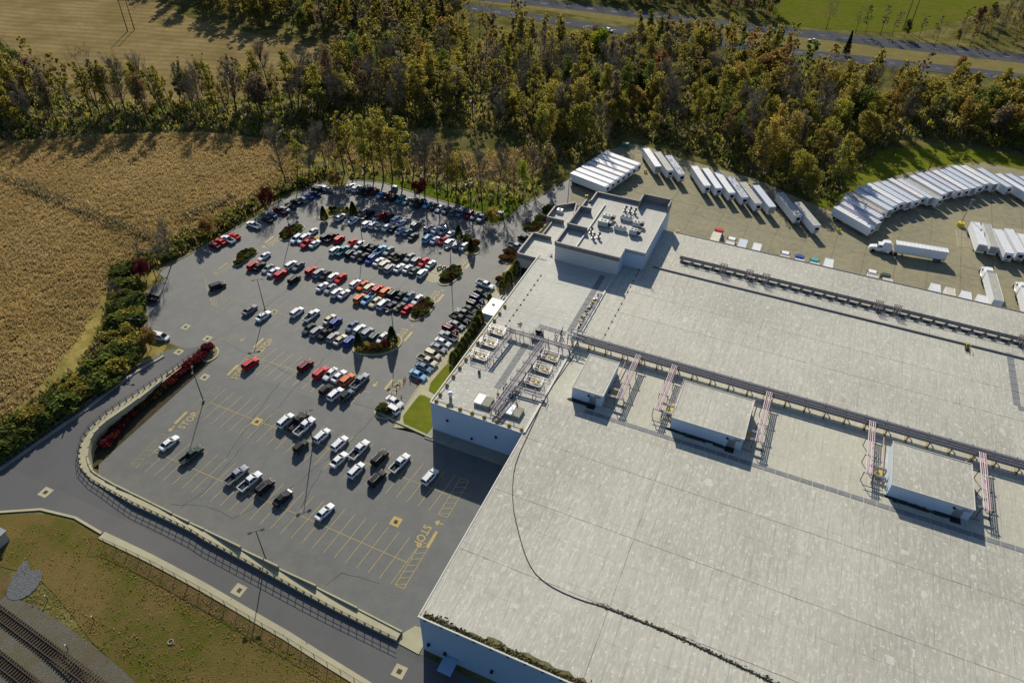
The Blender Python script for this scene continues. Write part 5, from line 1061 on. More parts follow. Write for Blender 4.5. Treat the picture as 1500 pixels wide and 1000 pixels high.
def dock(px,py,cc,label,roof,long=False):
    c=PZ(px,py,4.0)       # a point on the top, near the front end
    y=c.y-6.6; x=c.x
    if cc: t=semi(x,y-.8,R(90),cc,label,.8,roof,'trucks and trailers backed onto the docks',sleeper=False)
    else: trailer(x,y,.06,R(90),label,'trucks and trailers backed onto the docks',roof,False,.88)
TAN=mat('tan_box_roof',(.60,.55,.43),.6,var=.3,vscale=1)
for px,py,cc,lab,rf in ((1052,335,'r','box truck with red cab backed onto the dock nearest tall block',TAN),(1071,348,'w','tan roofed truck with white cab, second dock from tall block',TAN),(1089.5,351.5,None,'bluish docked trailer, third dock from the tall block',MATS['bluish_trailer_roof']),(1110,357.5,None,'white docked trailer, fourth dock from the tall block',TRROOF),(1150.5,369,'w','tan roofed truck with white cab left of the blue cab',TAN),(1172,374,'b','white docked truck with blue cab',TRROOF),(1194,379,'T','white docked truck with teal cab',TRROOF),(1215,380,None,'white docked trailer right of the teal cab truck',TRROOF),(1280,397,'w','cream docked truck with white cab left of the green cab',TAN),(1300.5,402,'G','cream docked truck with dark green cab',TAN),(1370.5,417,None,'white docked trailer with red marks, first of the right four',TRROOF),(1392,422.5,None,'cream docked trailer, second of the right four',TAN),(1415.5,428,None,'white docked trailer, third of the right four',TRROOF),(1439,433.5,None,'white docked trailer beside the long parked semi',TRROOF)):
    if cc: py+=3
    dock(px,py,cc,lab,rf)
c=PZ(1459,417,4.); semi(c.x-.3,c.y-1,R(94),'w','long dirty roofed semi truck with white cab backed to dock',.9,TRROOFD)
c=PZ(1508,440,4.); semi(c.x,c.y-1,R(92),'w','white semi truck cut off by the right edge at dock',.9,TRROOF)
# ============================================================= LAMPS, POLES, SMALL THINGS
def lamp(px,py,h,label,heads=2,ang=0,f=gz,group='tall double headed lamps in the car park',m_=BLACKM):
    c=P(px,py,0,f); t=thing('street_lamp',label,'street lamp',(c.x,c.y,f(c.x,c.y)+.05),R(ang),group)
    m=MB(); m.tube((0,0,0),(0,0,.5),.32,CONC2,10); m.build('footing',t); m=MB(); m.tube((0,0,.5),(0,0,h),.13,m_,6,r2=.08); m.build('pole',t)
    m=MB(); m.tube((-.9 if heads==2 else 0,0,h),(.9,0,h),.05,m_,4); m.build('arm',t)
    for s in ((-1,1) if heads==2 else (1,)): m=MB(); m.box((s*1.15,0,h-.12),(.75,.42,.2),m_); m.build('lamp_head',t)
for px,py,l,a in ((391,823,'tall lamp standing at the parapet above the loop road',45),(458.7,648,'tall lamp beside the white SUV in the second bay from the south',45),(298.4,588,'tall lamp between the red hedge and the faded hatching',-45),(388.3,454,'tall lamp just above the white sedan in the fourth bay',40),(532,362,'tall lamp among the cars of the second bay',10),(578,499,'tall lamp behind the cone tree of the south tree island',60),(426,345,'tall lamp on the northwest shrub island',60),(687,310,'tall lamp behind the north kerb row near its right end',60),(661,405,'tall lamp on the shrub island beside the motorcycle pad',60),(216,513,'tall lamp beside the orange tree on the west island',20),(230,411,'tall lamp beside the maroon tree at the northwest corner',50)):
    lamp(px,py,10.2,l,2,a)
lamp(831,304,10,'single headed yard lamp beside the block of seven trailers',1,90,group=None); 
c=P(1406,331); t=thing('yard_light_mast','light mast on a round yellow base in the truck yard','light mast',(c.x,c.y,.05)); m=MB(); m.tube((0,0,0),(0,0,1.3),1.2,YPAINT,12,r2=1.05); m.build('base',t); m=MB(); m.tube((0,0,1.3),(0,0,9.5),.16,STEEL,6,r2=.1); m.build('pole',t); m=MB(); m.box((.2,0,9.4),(1.1,.9,.3),DGREY); m.build('lamp_head',t)
def upole(px,py,h,label,cross=True,f=hf):
    c=P(px,py,0,f); t=thing('utility_pole',label,'utility pole',(c.x,c.y,0),R(20)); m=MB(); m.tube((0,0,0),(0,0,h),.17,WOOD,6,r2=.1); m.build('pole',t)
    if cross:
        m=MB(); m.box((0,0,h-1),(2.4,.14,.16),WOOD); m.build('crossarm',t); m=MB(); m.tube((.5,.2,h-3.4),(.5,.2,h-2.2),.3,STEEL,8); m.build('transformer',t)
upole(1308,227,12,'wooden utility pole with transformer on the tree lawn'); upole(1360,250,10,'thin wooden pole behind the curved trailer row',False)
for i,(a,b,h) in enumerate((((187,46),(197,44),16),((1322,45),(1331,46),20))):
    t=thing('power_pylon','twin pole H frame power pylon %s'%('in the stubble field at upper left' if i==0 else 'in the pasture at upper right'),'power pylon'); 
    for q in (a,b): c=P(*q); m=MB(); m.tube((c.x,c.y,0),(c.x,c.y,h),.25,WOOD,6,r2=.15); m.build('pole',t)
    c0,c1=P(*a),P(*b); m=MB(); m.tube((c0.x-1,c0.y,h-1.5),(c1.x+1,c1.y,h-1.5),.15,WOOD,4); m.build('crossarm',t)
for i,(px,py) in enumerate(((574,579),(578,583),(581,572),(586,564),(591.5,559),(593.5,556),(601,558),(611,561),(573.5,582),(588,590-8))):
    c=P(px,py); t=thing('traffic_cone','slim red marker cone, %s in the line crossing to the white sedan'%ORD[i],'traffic cone',(c.x,c.y,gz(c.x,c.y)+.07),0,'line of red marker cones'); m=MB(); m.box((0,0,0),(.45,.45,.06),BLACKM); m.build('base',t); m=MB(); m.tube((0,0,.06),(0,0,1.1),.13,CONE,8,r2=.04); m.build('cone',t)
def bollard(px,py,l):
    c=P(px,py); t=thing('yellow_bollard',l,'bollard',(c.x,c.y,.05)); m=MB(); m.tube((0,0,0),(0,0,1.1),.25,YPAINT,8); m.tube((.6,.2,0),(.6,.2,1.1),.25,YPAINT,8); m.build('post',t); m=MB(); m.box((.3,.1,.7),(.9,.2,.3),YPAINT); m.build('rail',t)
bollard(857.5,290,'yellow bollard pair between the seven trailers and the tall block'); bollard(943.8,252.5,'yellow bollard pair below the clean white trailer'); bollard(1226.5,339.5,'yellow bollard pair in leaf shade near curved trailer row'); bollard(991,342,'yellow bollard pair at the dock corner beside the tall block')
for px,py,l,s,m_ in ((915.5,216,'green utility cabinet on grass behind the seven trailers',2.6,GREENB),(578,278,'dark blue utility box behind the north kerb row',2.0,mat('blue_cabinet',(.06,.10,.14),.5)),(733,316,'grey blue utility box beside the small orange tree',2.0,mat('blue_cabinet',(.06,.10,.14),.5))):
    c=P(px,py); t=thing('utility_cabinet',l,'utility box',(c.x,c.y,.1),R(10)); m=MB(); m.box((0,0,0),(s+.6,s*.7+.5,.15),CONC2); m.build('plinth',t); m=MB(); m.box((0,0,.15),(s,s*.7,s*.62),m_,taper=(.98,.9)); m.build('cabinet',t)
c=P(-6,798,0,hf); t=thing('small_shed','small building with pale roof cut off by the left edge','shed',(c.x-1,c.y,c.z)); m=MB(); m.box((0,0,0),(5,4,2.6),WALLG); m.build('wall',t); m=MB(); m.box((0,0,2.6),(5.6,4.6,.25),STEEL); m.build('roof',t)
for px,py,l in ((138,908,'short pale marker post on the dull south lawn'),(70,878,'short dark marker post near the blue stone pile'),(100,950,'thin white marker post on the railway gravel')):
    c=P(px,py,0,hf); m=MB(); m.tube((0,0,0),(0,0,1.3),.08,DGREY); m.tube((0,0,1.3),(0,0,1.5),.11,WHITE); tag(m.build('marker_post',None,(c.x,c.y,c.z)),l,'marker post')
c=P(250,940,0,hf); m=MB()
for k in range(12):
    a=k*math.pi/6; b=(k+1)*math.pi/6; m.tube((math.cos(a)*.45,math.sin(a)*.45,.1),(math.cos(b)*.45,math.sin(b)*.45,.1),.1,CONC2,6)
tag(m.build('discarded_tyre',None,(c.x,c.y,c.z)),'pale round ring lying on the dull south lawn','ring')
# ============================================================= VEGETATION
def leaf_cloud(cl,nper,size,r2,flat=1.):
    C=np.repeat(np.array(cl),nper,axis=0); n=len(C); d=rng.normal(size=(n,3)); d/=np.linalg.norm(d,axis=1)[:,None]; rad=rng.uniform(.15,1,size=(n,1))**.5
    c=C[:,:3]+d*rad*C[:,3:4]*np.array([1,1,.8]); u=rng.normal(size=(n,3)); u/=np.linalg.norm(u,axis=1)[:,None]; w=rng.normal(size=(n,3)); w[:,2]*=flat; v=np.cross(u,w); v/=np.linalg.norm(v,axis=1)[:,None]
    s=size*rng.uniform(.5,1.3,size=(n,1)); V=np.stack([c-u*s-v*s*.6,c+u*s*.7-v*s,c+u*s+v*s*.6,c-u*s*.7+v*s],1).reshape(-1,3); return V
def quadmesh(name,V):
    Q=np.arange(len(V)).reshape(-1,4); o=big_mesh(name,V,Q,[HOLD]); me=o.data; bpy.data.objects.remove(o); return me
def trunk_mb(kind,H=1.):
    m=MB(); lean=Vector((random.uniform(-.03,.03),random.uniform(-.03,.03),0)); prev=Vector((0,0,-.02)); tips=[]
    hs={'full':.62,'tall':.8,'sparse':.88,'bare':.9,'orn':.5}[kind]; pts=[prev]
    for k in range(1,6): pts.append(Vector((lean.x*k+random.uniform(-.008,.008),lean.y*k+random.uniform(-.008,.008),hs*k/5)))
    for i in range(5): m.tube(pts[i],pts[i+1],.014*(1-.16*i),BARK,6,r2=.014*(1-.16*(i+1)),cap=False)
    nb={'full':12,'tall':14,'sparse':20,'bare':34,'orn':8}[kind]; spread={'full':.24,'tall':.15,'sparse':.17,'bare':.2,'orn':.25}[kind]
    for k in range(nb):
        z=random.uniform(.26,.95)*hs; a=random.uniform(0,6.28); i=min(4,int(z/hs*5)); b=pts[i].lerp(pts[i+1],z/hs*5-i); r=spread*random.uniform(.5,1)*(1-.45*(z/hs)); e=b+Vector((math.cos(a)*r,math.sin(a)*r,random.uniform(.08,.2)))
        mid=b.lerp(e,.5)+Vector((0,0,-.012)); m.tube(b,mid,.0055,BARK,4,r2=.004,cap=False); m.tube(mid,e,.004,BARK,4,r2=.0015,cap=False); tips.append(e)
        if kind in('bare','sparse'):
            for j in range(3):
                q=mid.lerp(e,random.uniform(0,1)); a2=a+random.uniform(-1,1); e2=q+Vector((math.cos(a2)*r*.5,math.sin(a2)*r*.5,random.uniform(.04,.12))); m.tube(q,e2,.0026,BARK,3,r2=.001,cap=False); tips.append(e2)
    return m,tips
def crown_pts(kind,tips):
    cl=[]
    if kind=='full':
        for _ in range(30):
            d=rng.normal(size=3); d/=np.linalg.norm(d); r=rng.uniform(.55,1); cl.append((d[0]*.21*r,d[1]*.21*r,.62+d[2]*.33*r,rng.uniform(.06,.16)))
        cl+=[(t.x,t.y,t.z,.06) for t in tips[:8]]
    elif kind=='orn':
        for _ in range(20):
            d=rng.normal(size=3); d/=np.linalg.norm(d); r=rng.uniform(.4,1); cl.append((d[0]*.33*r,d[1]*.33*r,.62+d[2]*.34*r,.13))
    elif kind=='tall':
        for _ in range(24):
            z=rng.uniform(.3,1); rr=.15*math.sin(min(1,(1.08-z)/.75)*1.5)*rng.uniform(.3,1); a=rng.uniform(0,6.28); cl.append((math.cos(a)*rr,math.sin(a)*rr,z,rng.uniform(.045,.11)))
    elif kind=='sparse':
        for t in tips[::2]: cl.append((t.x,t.y,t.z,rng.uniform(.02,.045)))
    return cl
TREEP={}
for kind,nv in (('full',4),('tall',3),('sparse',3),('bare',3),('orn',2)):
    for i in range(nv):
        m,tips=trunk_mb(kind); o=m.build('trunk'); tm=o.data; bpy.data.objects.remove(o)
        if kind=='bare':
            cl=[(t.x,t.y,t.z,.05) for t in tips]; n=len(cl); C=np.repeat(np.array(cl),9,axis=0); k=len(C); u=rng.normal(size=(k,3))*.02+np.array([0,0,.025]); c=C[:,:3]+rng.normal(size=(k,3))*.015; w=rng.normal(size=(k,3)); w/=np.linalg.norm(w,axis=1)[:,None]; w*=.0022
            V=np.stack([c-w,c+w,c+u*1.6+w*.4,c+u*1.6-w*.4],1).reshape(-1,3)
        else: V=leaf_cloud(crown_pts(kind,tips),{'full':100,'tall':90,'sparse':36,'orn':130}[kind],{'full':.0125,'tall':.0105,'sparse':.0095,'orn':.019}[kind],1)
        TREEP.setdefault(kind,[]).append((tm,quadmesh('crown',V)))
# conifers: whorls of drooping needle sprays
m=MB(); m.tube((0,0,-.02),(0,0,1),.013,BARK,6,r2=.002); o=m.build('trunk'); tm=o.data; bpy.data.objects.remove(o)
for kind,wd,nn in (('conifer',.16,1800),('cone',.30,2200),('columnar',.16,1500)):
    z=rng.uniform(.03 if kind!='conifer' else .12,1,nn); a=rng.uniform(0,6.283,nn)
    if kind=='conifer': rr=wd*(1-z)*(1+.25*np.sin(z*60))
    elif kind=='cone': rr=wd*np.minimum(1,(z/.18))**.5*(1-z)**.62
    else: rr=wd*np.minimum(1,(z/.1))**.5*(1-z**3)**.6
    rr=rr*rng.uniform(.72,1.05,nn)+.004; c=np.stack([np.cos(a)*rr,np.sin(a)*rr,z],1); out=np.stack([np.cos(a),np.sin(a),np.full(nn,-.35 if kind=='conifer' else .9)],1); out/=np.linalg.norm(out,axis=1)[:,None]; tn=np.stack([-np.sin(a),np.cos(a),rng.normal(size=nn)*.3],1)
    s=(.030 if kind=='conifer' else .032)*rng.uniform(.6,1.3,(nn,1)); V=np.stack([c-out*s-tn*s*.5,c+out*s-tn*s*.3,c+out*s+tn*s*.3,c-out*s+tn*s*.5],1).reshape(-1,3)
    TREEP[kind]=[(tm,quadmesh('crown',V))]
def plant(kind,x,y,h,leaf,label,cat,group=None,name=None,f=hf,wide=1.,off=0):
    tm,cm=random.choice(TREEP[kind]); t=thing(name or 'tree',label,cat,(x,y,f(x,y)+off),random.uniform(0,6.28),group); t.scale=(h*wide,h*wide,h)
    link('trunk',tm,t); c=link('crown',cm,t); c.material_slots[0].link='OBJECT'; c.material_slots[0].material=leaf; return t
SHR=[]
for i in range(3):
    cl=[]
    for _ in range(16):
        d=rng.normal(size=3); d/=np.linalg.norm(d); cl.append((d[0]*.33,d[1]*.33,.42+abs(d[2])*.30-.05,.22))
    cl.append((0,0,.4,.38)); V=leaf_cloud(cl,46,.075,1); V[:,2]=np.maximum(V[:,2],.0); SHR.append(quadmesh('foliage',V))
sm_=MB(); 
for k in range(5): a=k*1.3; sm_.tube((0,0,-.05),(math.cos(a)*.2,math.sin(a)*.2,.5),.02,BARK,4)
o=sm_.build('stem'); SHS=o.data; bpy.data.objects.remove(o)
def shrub(x,y,h,w,leaf,label,group=None,name='shrub',f=hf,off=.15,cat='shrub',mesh=None):
    t=thing(name,label,cat,(x,y,f(x,y)+off),random.uniform(0,6.28),group); t.scale=(w,w,h)
    link('stem',SHS,t); c=link('foliage',random.choice(SHR),t); c.material_slots[0].link='OBJECT'; c.material_slots[0].material=leaf; return t
def area(poly): return abs(sum(poly[i][0]*poly[(i+1)%len(poly)][1]-poly[(i+1)%len(poly)][0]*poly[i][1] for i in range(len(poly))))/2
def scatter(poly,n,mind=0,avoid=()):
    x0,x1=min(p[0] for p in poly),max(p[0] for p in poly); y0,y1=min(p[1] for p in poly),max(p[1] for p in poly); out=[]; tries=0
    while len(out)<n and tries<n*60:
        tries+=1; x,y=random.uniform(x0,x1),random.uniform(y0,y1)
        if not inside(x,y,poly) or any(inside(x,y,a) for a in avoid): continue
        if mind and any((x-a)**2+(y-b)**2<mind*mind for a,b in out[-160:]): continue
        out.append((x,y))
    return out
def wp(px,f=hf): return [(p.x,p.y) for p in pp(px,f)]
WOODS=[
 ('creekside',[(-60,215),(-60,90),(0,92),(50,125),(120,152),(250,148),(430,145),(515,110),(560,100),(600,110),(600,190),(520,185),(420,172),(300,178),(150,180),(60,190)],50,(14,24),{'tall':4,'sparse':4,'bare':3,'full':1.5},{'olive':5,'green':2,'yellow':2,'brown':2,'russet':1},'tree among the creekside woods beyond the corn field'),
 ('mid',[(560,100),(620,80),(690,64),(760,70),(810,86),(905,102),(905,200),(850,235),(800,240),(760,200),(690,185),(600,190)],84,(16,24),{'full':3,'tall':4,'sparse':4,'bare':3},{'olive':7,'yellow':3,'gold':1.2,'green':1.5,'orange':.6,'brown':1.5,'lime':.5},'tree in the central woods below the highway'),
 ('yardwood',[(905,102),(1000,92),(1100,98),(1160,108),(1210,130),(1300,142),(1330,200),(1290,222),(1250,255),(1215,300),(1180,292),(1130,272),(1060,243),(1000,222),(945,203),(915,195),(890,215),(850,235),(905,200)],80,(15,23),{'full':5,'tall':3,'sparse':3,'bare':2},{'olive':9,'green':2,'gold':1,'russet':.7,'brown':2,'yellow':2,'orange':.3,'dark':.4},'tree in the dark woods above the truck yard'),
 ('eastwood',[(1300,142),(1400,150),(1520,165),(1600,180),(1600,250),(1500,225),(1400,205),(1330,200)],68,(14,22),{'full':5,'tall':3,'sparse':1.5},{'olive':6,'green':3,'gold':1.5,'brown':2},'tree in the woods above the tree lawn at right'),
 ('northwest',[(200,-40),(240,8),(300,26),(430,55),(500,66),(600,70),(690,52),(640,-2),(700,-40)],70,(16,24),{'tall':5,'full':2,'bare':1,'sparse':2},{'olive':5,'green':3,'yellow':2,'brown':2,'orange':.7},'tree in the far woods beyond the stubble field'),
 ('north',[(700,-30),(830,-4),(1000,14),(1100,30),(1200,42),(1150,36),(1120,8),(1080,-60)],42,(11,18),{'full':2,'bare':4,'tall':2,'sparse':3},{'olive':3,'brown':4,'green':2,'russet':1},'tree on the far side of the highway'),
 ('roadside',[(930,62),(1040,74),(1160,90),(1160,104),(1040,92),(930,82)],42,(14,19),{'full':3,'tall':3,'sparse':2},{'olive':4,'brown':2,'green':2,'gold':1},'tree right below the highway near the moving pickup'),
 ('northeast',[(1180,42),(1300,54),(1400,68),(1600,95),(1600,10),(1480,20),(1440,35),(1380,55),(1290,48)],60,(8,15),{'full':1.5,'bare':4,'sparse':4},{'brown':4,'green':3,'olive':2,'russet':1},'tree between the highway and the pasture'),
]
yd=[(q[0],q[1]) for q in yard]; allt=[]
road_w=wp([(640,8),(690,-2),(1600,95),(1600,134),(1185,86),(900,50)])
for nm,poly,dens,hh,kk,cc,lab in WOODS:
    w=wp(poly); n=int(area(w)/dens); pts=scatter(w,n,5.2,(yd,road_w))
    for x,y in pts:
        k=random.choices(list(kk),list(kk.values()))[0]; c=random.choices(list(cc),list(cc.values()))[0]
        # neighbouring trees tend to share a colour
        if math.sin(x*.045+1.7)*math.cos(y*.06+.4)>.35 and random.random()<.6: c='olive'
        h=random.uniform(*hh)*(.85 if k=='full' else 1); allt.append((x,y,h,k,c,lab))
LAST=[]
# trees one can single out, placed by hand
NAMED=[(172,168,22,'sparse','brown','tall russet brown tree standing alone above the creek at left'),(275,150,15,'full','green','round green tree at the edge of the stubble field'),(20,165,26,'full','olive','big olive tree at the extreme left above the corn field'),(345,165,22,'sparse','brown','thin tall tree with pale bark by the creek'),
 (1075,150,18,'full','gold','broad golden orange tree standing out in the dark woods'),(720,100,17,'tall','gold','golden tree in front of the highway at centre'),(850,185,24,'sparse','gold','tall thin tree with tan leaves in the central woods'),(648,50,20,'conifer','pine','dark green conifer in the far woods beside the highway start'),(1238,82,12,'conifer','pine','dark conifer rising before the highway at right'),
 (1400,120,13,'full','orange','orange brown tree by the highway at far right'),(872,75,13,'full','russet','dark red leaved tree below the highway vehicle'),(765,290,13,'tall','lime','light green tree at the edge of the lot beside yard entrance'),(745,285,12,'sparse','yellow','yellow green young tree beside the light green one')]
for px,py,h,k,c,l in NAMED: q=P(px,py,0,hf); plant(k,q.x,q.y,h,LV[c],l,'tree',None,'conifer' if k=='conifer' else 'tree')
ORN=[(393,304,7.5,'orn','red','round crimson tree beside the west kerb row'),(308,348,7.5,'orn','orange','round rusty orange tree behind the red cars at west kerb'),(491,277,7,'orn','orange','rusty orange tree in the gap at the top left of the lot'),(615,291,8,'orn','red','crimson tree behind the north kerb row'),(721,330,6.5,'orn','gold','small orange tree on the grass tip beside blue grey box'),
 (213,407,6.5,'orn','red','dark maroon tree at the northwest corner of the lot'),(222,511,7,'orn','orange','dense orange brown tree on the west island')]
for px,py,h,k,c,l in ORN: q=P(px,py,0,hf); plant(k,q.x,q.y,h,LV[c],l,'tree',None,'ornamental_tree',off=.1)
row=[]
for i,(px,h,k,c) in enumerate(((420,20,'bare','brown'),(436,17,'sparse','yellow'),(452,15,'bare','brown'),(480,17,'bare','brown'),(505,19,'tall','olive'),(520,22,'sparse','yellow'),(534,21,'tall','olive'),(548,20,'tall','olive'),(562,24,'tall','olive'),(575,21,'sparse','yellow'),(590,23,'tall','olive'),(604,18,'sparse','brown'),(622,21,'bare','brown'),(640,20,'sparse','brown'),(655,17,'bare','brown'),(668,16,'full','olive'),(690,16,'sparse','brown'),(706,17,'bare','brown'),(728,17,'bare','brown'),(752,13,'bare','brown'),(780,14,'bare','brown'),(800,13,'sparse','brown'))):
    py=np.interp(px,[420,480,560,650,720,760,800],[278,258,262,285,303,292,268])-random.uniform(1,9); q=P(px,py,0,hf)
    plant(k,q.x,q.y,h,TWIG if k=='bare' else LV[c],'%s tree, %s from the left in the line behind the kerb rows'%({'bare':'leafless','sparse':'thin leaved','tall':'slender olive','full':'bushy olive'}[k],ORD[i] if i<21 else 'twenty second'),'tree','line of tall trees behind the kerb rows')
nthing=len(NAMED)+len(ORN)+22
budget=296-nthing
allt.sort(key=lambda t:(t[0]**2+t[1]**2))
for x,y,h,k,c,lab in allt[:budget]:
    word={'bare':'leafless grey','sparse':'thin crowned','tall':'slender','full':'full crowned'}[k]; cn={'olive':'olive','green':'green','yellow':'yellow green','gold':'golden','orange':'orange','russet':'russet','brown':'brown','dark':'dark green','lime':'bright green'}[c]
    L='%s %s %s'%(word,cn if k!='bare' else '',lab); L=' '.join(L.split()); plant(k,x,y,h,TWIG if k=='bare' else LV[c],L,'tree',lab.replace('tree','trees'))
# the rest of the woods as one mass
LOD={}
for kind in ('full','tall','sparse','bare'):
    LOD[kind]=[]
    for _ in range(3):
        m,tips=trunk_mb(kind); tv=np.array(m.v); 
        # keep trunk as two crossing strips
        T=np.array([[-.012,0,0],[.012,0,0],[.006,0,.7],[-.006,0,.7],[0,-.012,0],[0,.012,0],[0,.006,.7],[0,-.006,.7]])
        if kind=='bare':
            cl=[(t.x,t.y,t.z,.05) for t in tips]; C=np.array(cl*2); k=len(C); u=rng.normal(size=(k,3))*.05+np.array([0,0,.05]); w=rng.normal(size=(k,3)); w/=np.linalg.norm(w,axis=1)[:,None]; w*=.004; c=C[:,:3]; V=np.stack([c-w,c+w,c+u+w*.4,c+u-w*.4],1).reshape(-1,3)
        else: V=leaf_cloud(crown_pts(kind,tips),{'full':46,'tall':42,'sparse':20}[kind],{'full':.019,'tall':.016,'sparse':.014}[kind],1)
        LOD[kind].append((T,V))
Vs=[];MI=[];mats=[BARK,TWIG]+[LV[c] for c in LV]; ci={c:i+2 for i,c in enumerate(LV)}
for x,y,h,k,c,lab in allt[budget:]:
    T,V=random.choice(LOD[k]); a=random.uniform(0,6.28); Rm=np.array([[math.cos(a),-math.sin(a),0],[math.sin(a),math.cos(a),0],[0,0,1]]); z=hf(x,y)
    Vs.append(T@Rm.T*h+np.array([x,y,z])); MI+= [0]*(len(T)//4); Vs.append(V@Rm.T*h+np.array([x,y,z])); MI+=[1 if k=='bare' else ci[c]]*(len(V)//4)
V=np.concatenate(Vs); o=big_mesh('distant_woods',V,np.arange(len(V)).reshape(-1,4),mats,np.array(MI)); tag(o,'autumn woods running off as one mass towards and beyond the highway','woods',kind='stuff')
print('trees',len(allt),'mass quads',len(MI))
# undergrowth
def cards(name,label,cat,polys,n,hs,ws,leafs,avoid=(),clump=True):
    Vs=[];MI=[]; tot=sum(area(p)*d for p,d in polys)
    for p,d in polys:
        k=int(n*area(p)*d/tot); pts=scatter(p,max(3,k//7),0,avoid)
        for x,y in pts:
            z=f_=hf(x,y); li=rng.integers(0,len(leafs)); r=rng.uniform(.6,2.2) if clump else .8; hh=rng.uniform(*hs)
            for _ in range(7):
                cx,cy=x+rng.normal()*r*.5,y+rng.normal()*r*.5; a=rng.uniform(0,6.28); s=rng.uniform(*ws); h=hh*rng.uniform(.4,1); tx,ty=rng.normal(size=2)*.35*h; dx,dy=math.cos(a)*s,math.sin(a)*s; b=z+rng.uniform(0,.5)*h*(1 if clump else 0)
                Vs.append([(cx-dx,cy-dy,b),(cx+dx,cy+dy,b+.1*h),(cx+dx*.8+tx,cy+dy*.8+ty,b+h),(cx-dx*.7+tx,cy-dy*.7+ty,b+h*.8)]); MI.append(li)
    V=np.array(Vs).reshape(-1,3); o=big_mesh(name,V,np.arange(len(V)).reshape(-1,4),leafs,np.array(MI)); tag(o,label,cat,kind='stuff'); return o
cards('undergrowth','mixed bushes and brush covering the floor of the woods','undergrowth',[(wp(w[1]),1) for w in WOODS[:4]]+[(wp([(430,262),(470,240),(600,250),(740,275),(790,262),(800,240),(835,255),(760,300),(706,303),(600,268),(505,258)]),.45),(wp([(-60,215),(0,180),(150,178),(300,172),(430,172),(520,185),(520,200),(430,210),(300,190),(150,194),(0,206)]),1.0)],100000,(.7,2.4),(.14,.42),[LV['olive'],LV['green'],LV['brown'],LV['hedge'],LV['olive'],LV['brown']],(yd,))
CORNP=[(-80,195),(0,208),(60,207),(150,199),(300,196),(400,207),(436,222),(425,250),(400,270),(330,312),(300,322),(232,362),(170,392),(146,440),(112,500),(70,552),(20,600),(-80,660)]
cards('corn_stalks','dry brown standing corn filling the big field at left','corn',[(wp(CORNP),1)],140000,(.6,1.1),(.05,.15),[CORN,CORN,CORN2],(),False)
cards('reeds','dry tan reeds and grass in the clearing behind the parked cars','reeds',[(wp([(440,206),(520,196),(600,216),(690,228),(780,218),(810,245),(760,270),(700,258),(600,250),(500,238)]),1),(wp([(400,255),(440,235),(430,262),(400,288),(345,318),(330,312)]),1.2)],26000,(.6,1.5),(.08,.2),[CORN2,CORN,LV['olive'],LV['brown']],(),True)
# overgrown ditch lines in the corn
cards('field_weeds','dark line of weeds cutting diagonally across the corn field','weeds',[(wp([(0,258),(30,262),(110,295),(190,330),(235,345),(228,352),(180,342),(100,307),(20,272)]),1),(wp([(260,318),(300,300),(345,285),(350,292),(300,312),(262,326)]),1)],5200,(.7,1.5),(.08,.22),[LV['brown'],LV['brown'],CORN],(),True)
# hedge line of big bushes west of the loop road
HP=[(px,py) for px,py in ((196,398),(180,402),(176,420),(196,425),(186,440),(200,448),(172,455),(190,465),(203,478),(176,480),(190,492),(165,500),(182,508),(204,505),(196,522),(170,524),(186,534),(158,540),(172,548),(150,555),(186,516),(140,568),(155,566),(125,580),(140,550),(110,592),(122,566),(98,600),(84,610),(104,582),(70,622),(84,592),(52,634),(66,604),(36,646),(50,618),(18,658),(34,630),(4,668),(16,642),(0,655),(-14,672),(240,372),(262,362),(228,382),(282,352),(250,378),(320,332),(340,322),(212,388),(365,306),(420,282),(445,270))]
for i,(px,py) in enumerate(HP):
    q=P(px,py,0,hf); far=i>=42; c=random.choice(['hedge','olive','olive','green','green']); lab='overgrown green bush in the thicket between corn field and loop road' if not far else 'scrubby bush on the verge between corn field and west kerb'
    shrub(q.x,q.y,random.uniform(3.2,5.2) if not far else random.uniform(2.2,3.5),random.uniform(5,7.5) if not far else random.uniform(3.5,5),LV[c],lab,'thicket bushes west of the loop road' if not far else 'scrub along the west kerb','bush',off=-.1)
for px,py,h in ((252,400,14),(238,405,9),(178,455,8),(205,395,7)): q=P(px,py-14,0,hf); plant('bare',q.x,q.y,h,TWIG,{252:'tall leafless grey tree at the kink of west kerb',238:'small leafless tree left of the tall leafless one',178:'leafless sapling in the thicket left of the west island',205:'leafless sapling beside the maroon tree'}[px],'tree')
cards('verge_brush','low tangled brush along the thicket by the loop road','brush',[(wp([(190,400),(206,420),(208,500),(200,535),(130,588),(60,636),(0,676),(-50,700),(-50,650),(40,600),(120,540),(160,460),(170,395),(235,362),(300,330),(380,290),(430,262),(480,250),(470,262),(400,292),(330,338),(250,380),(215,398)]),1)],20000,(.6,2.2),(.13,.35),[LV['hedge'],LV['olive'],LV['green'],LV['brown']],(),True)
# red hedge in the retaining wall bed
RH=resample([(p.x,p.y) for p in pp([(306,514),(292,527),(271,545),(250,562),(224,583),(200,602),(178,625),(157,652)])],21)
for i,(x,y) in enumerate(RH):
    c='red' if i<9 or i>14 else 'rust'; nm='crimson' if c=='red' else 'dull rusty'
    shrub(x,y,2.2 if i else 2.8,3.3,LV[c] if c=='red' else LV['rust'],'%s shrub, %s from the upper tip of the hedge bed'%(nm,ORD[i]),'shrubs in the bed under the retaining wall','hedge_shrub',gz,.1)
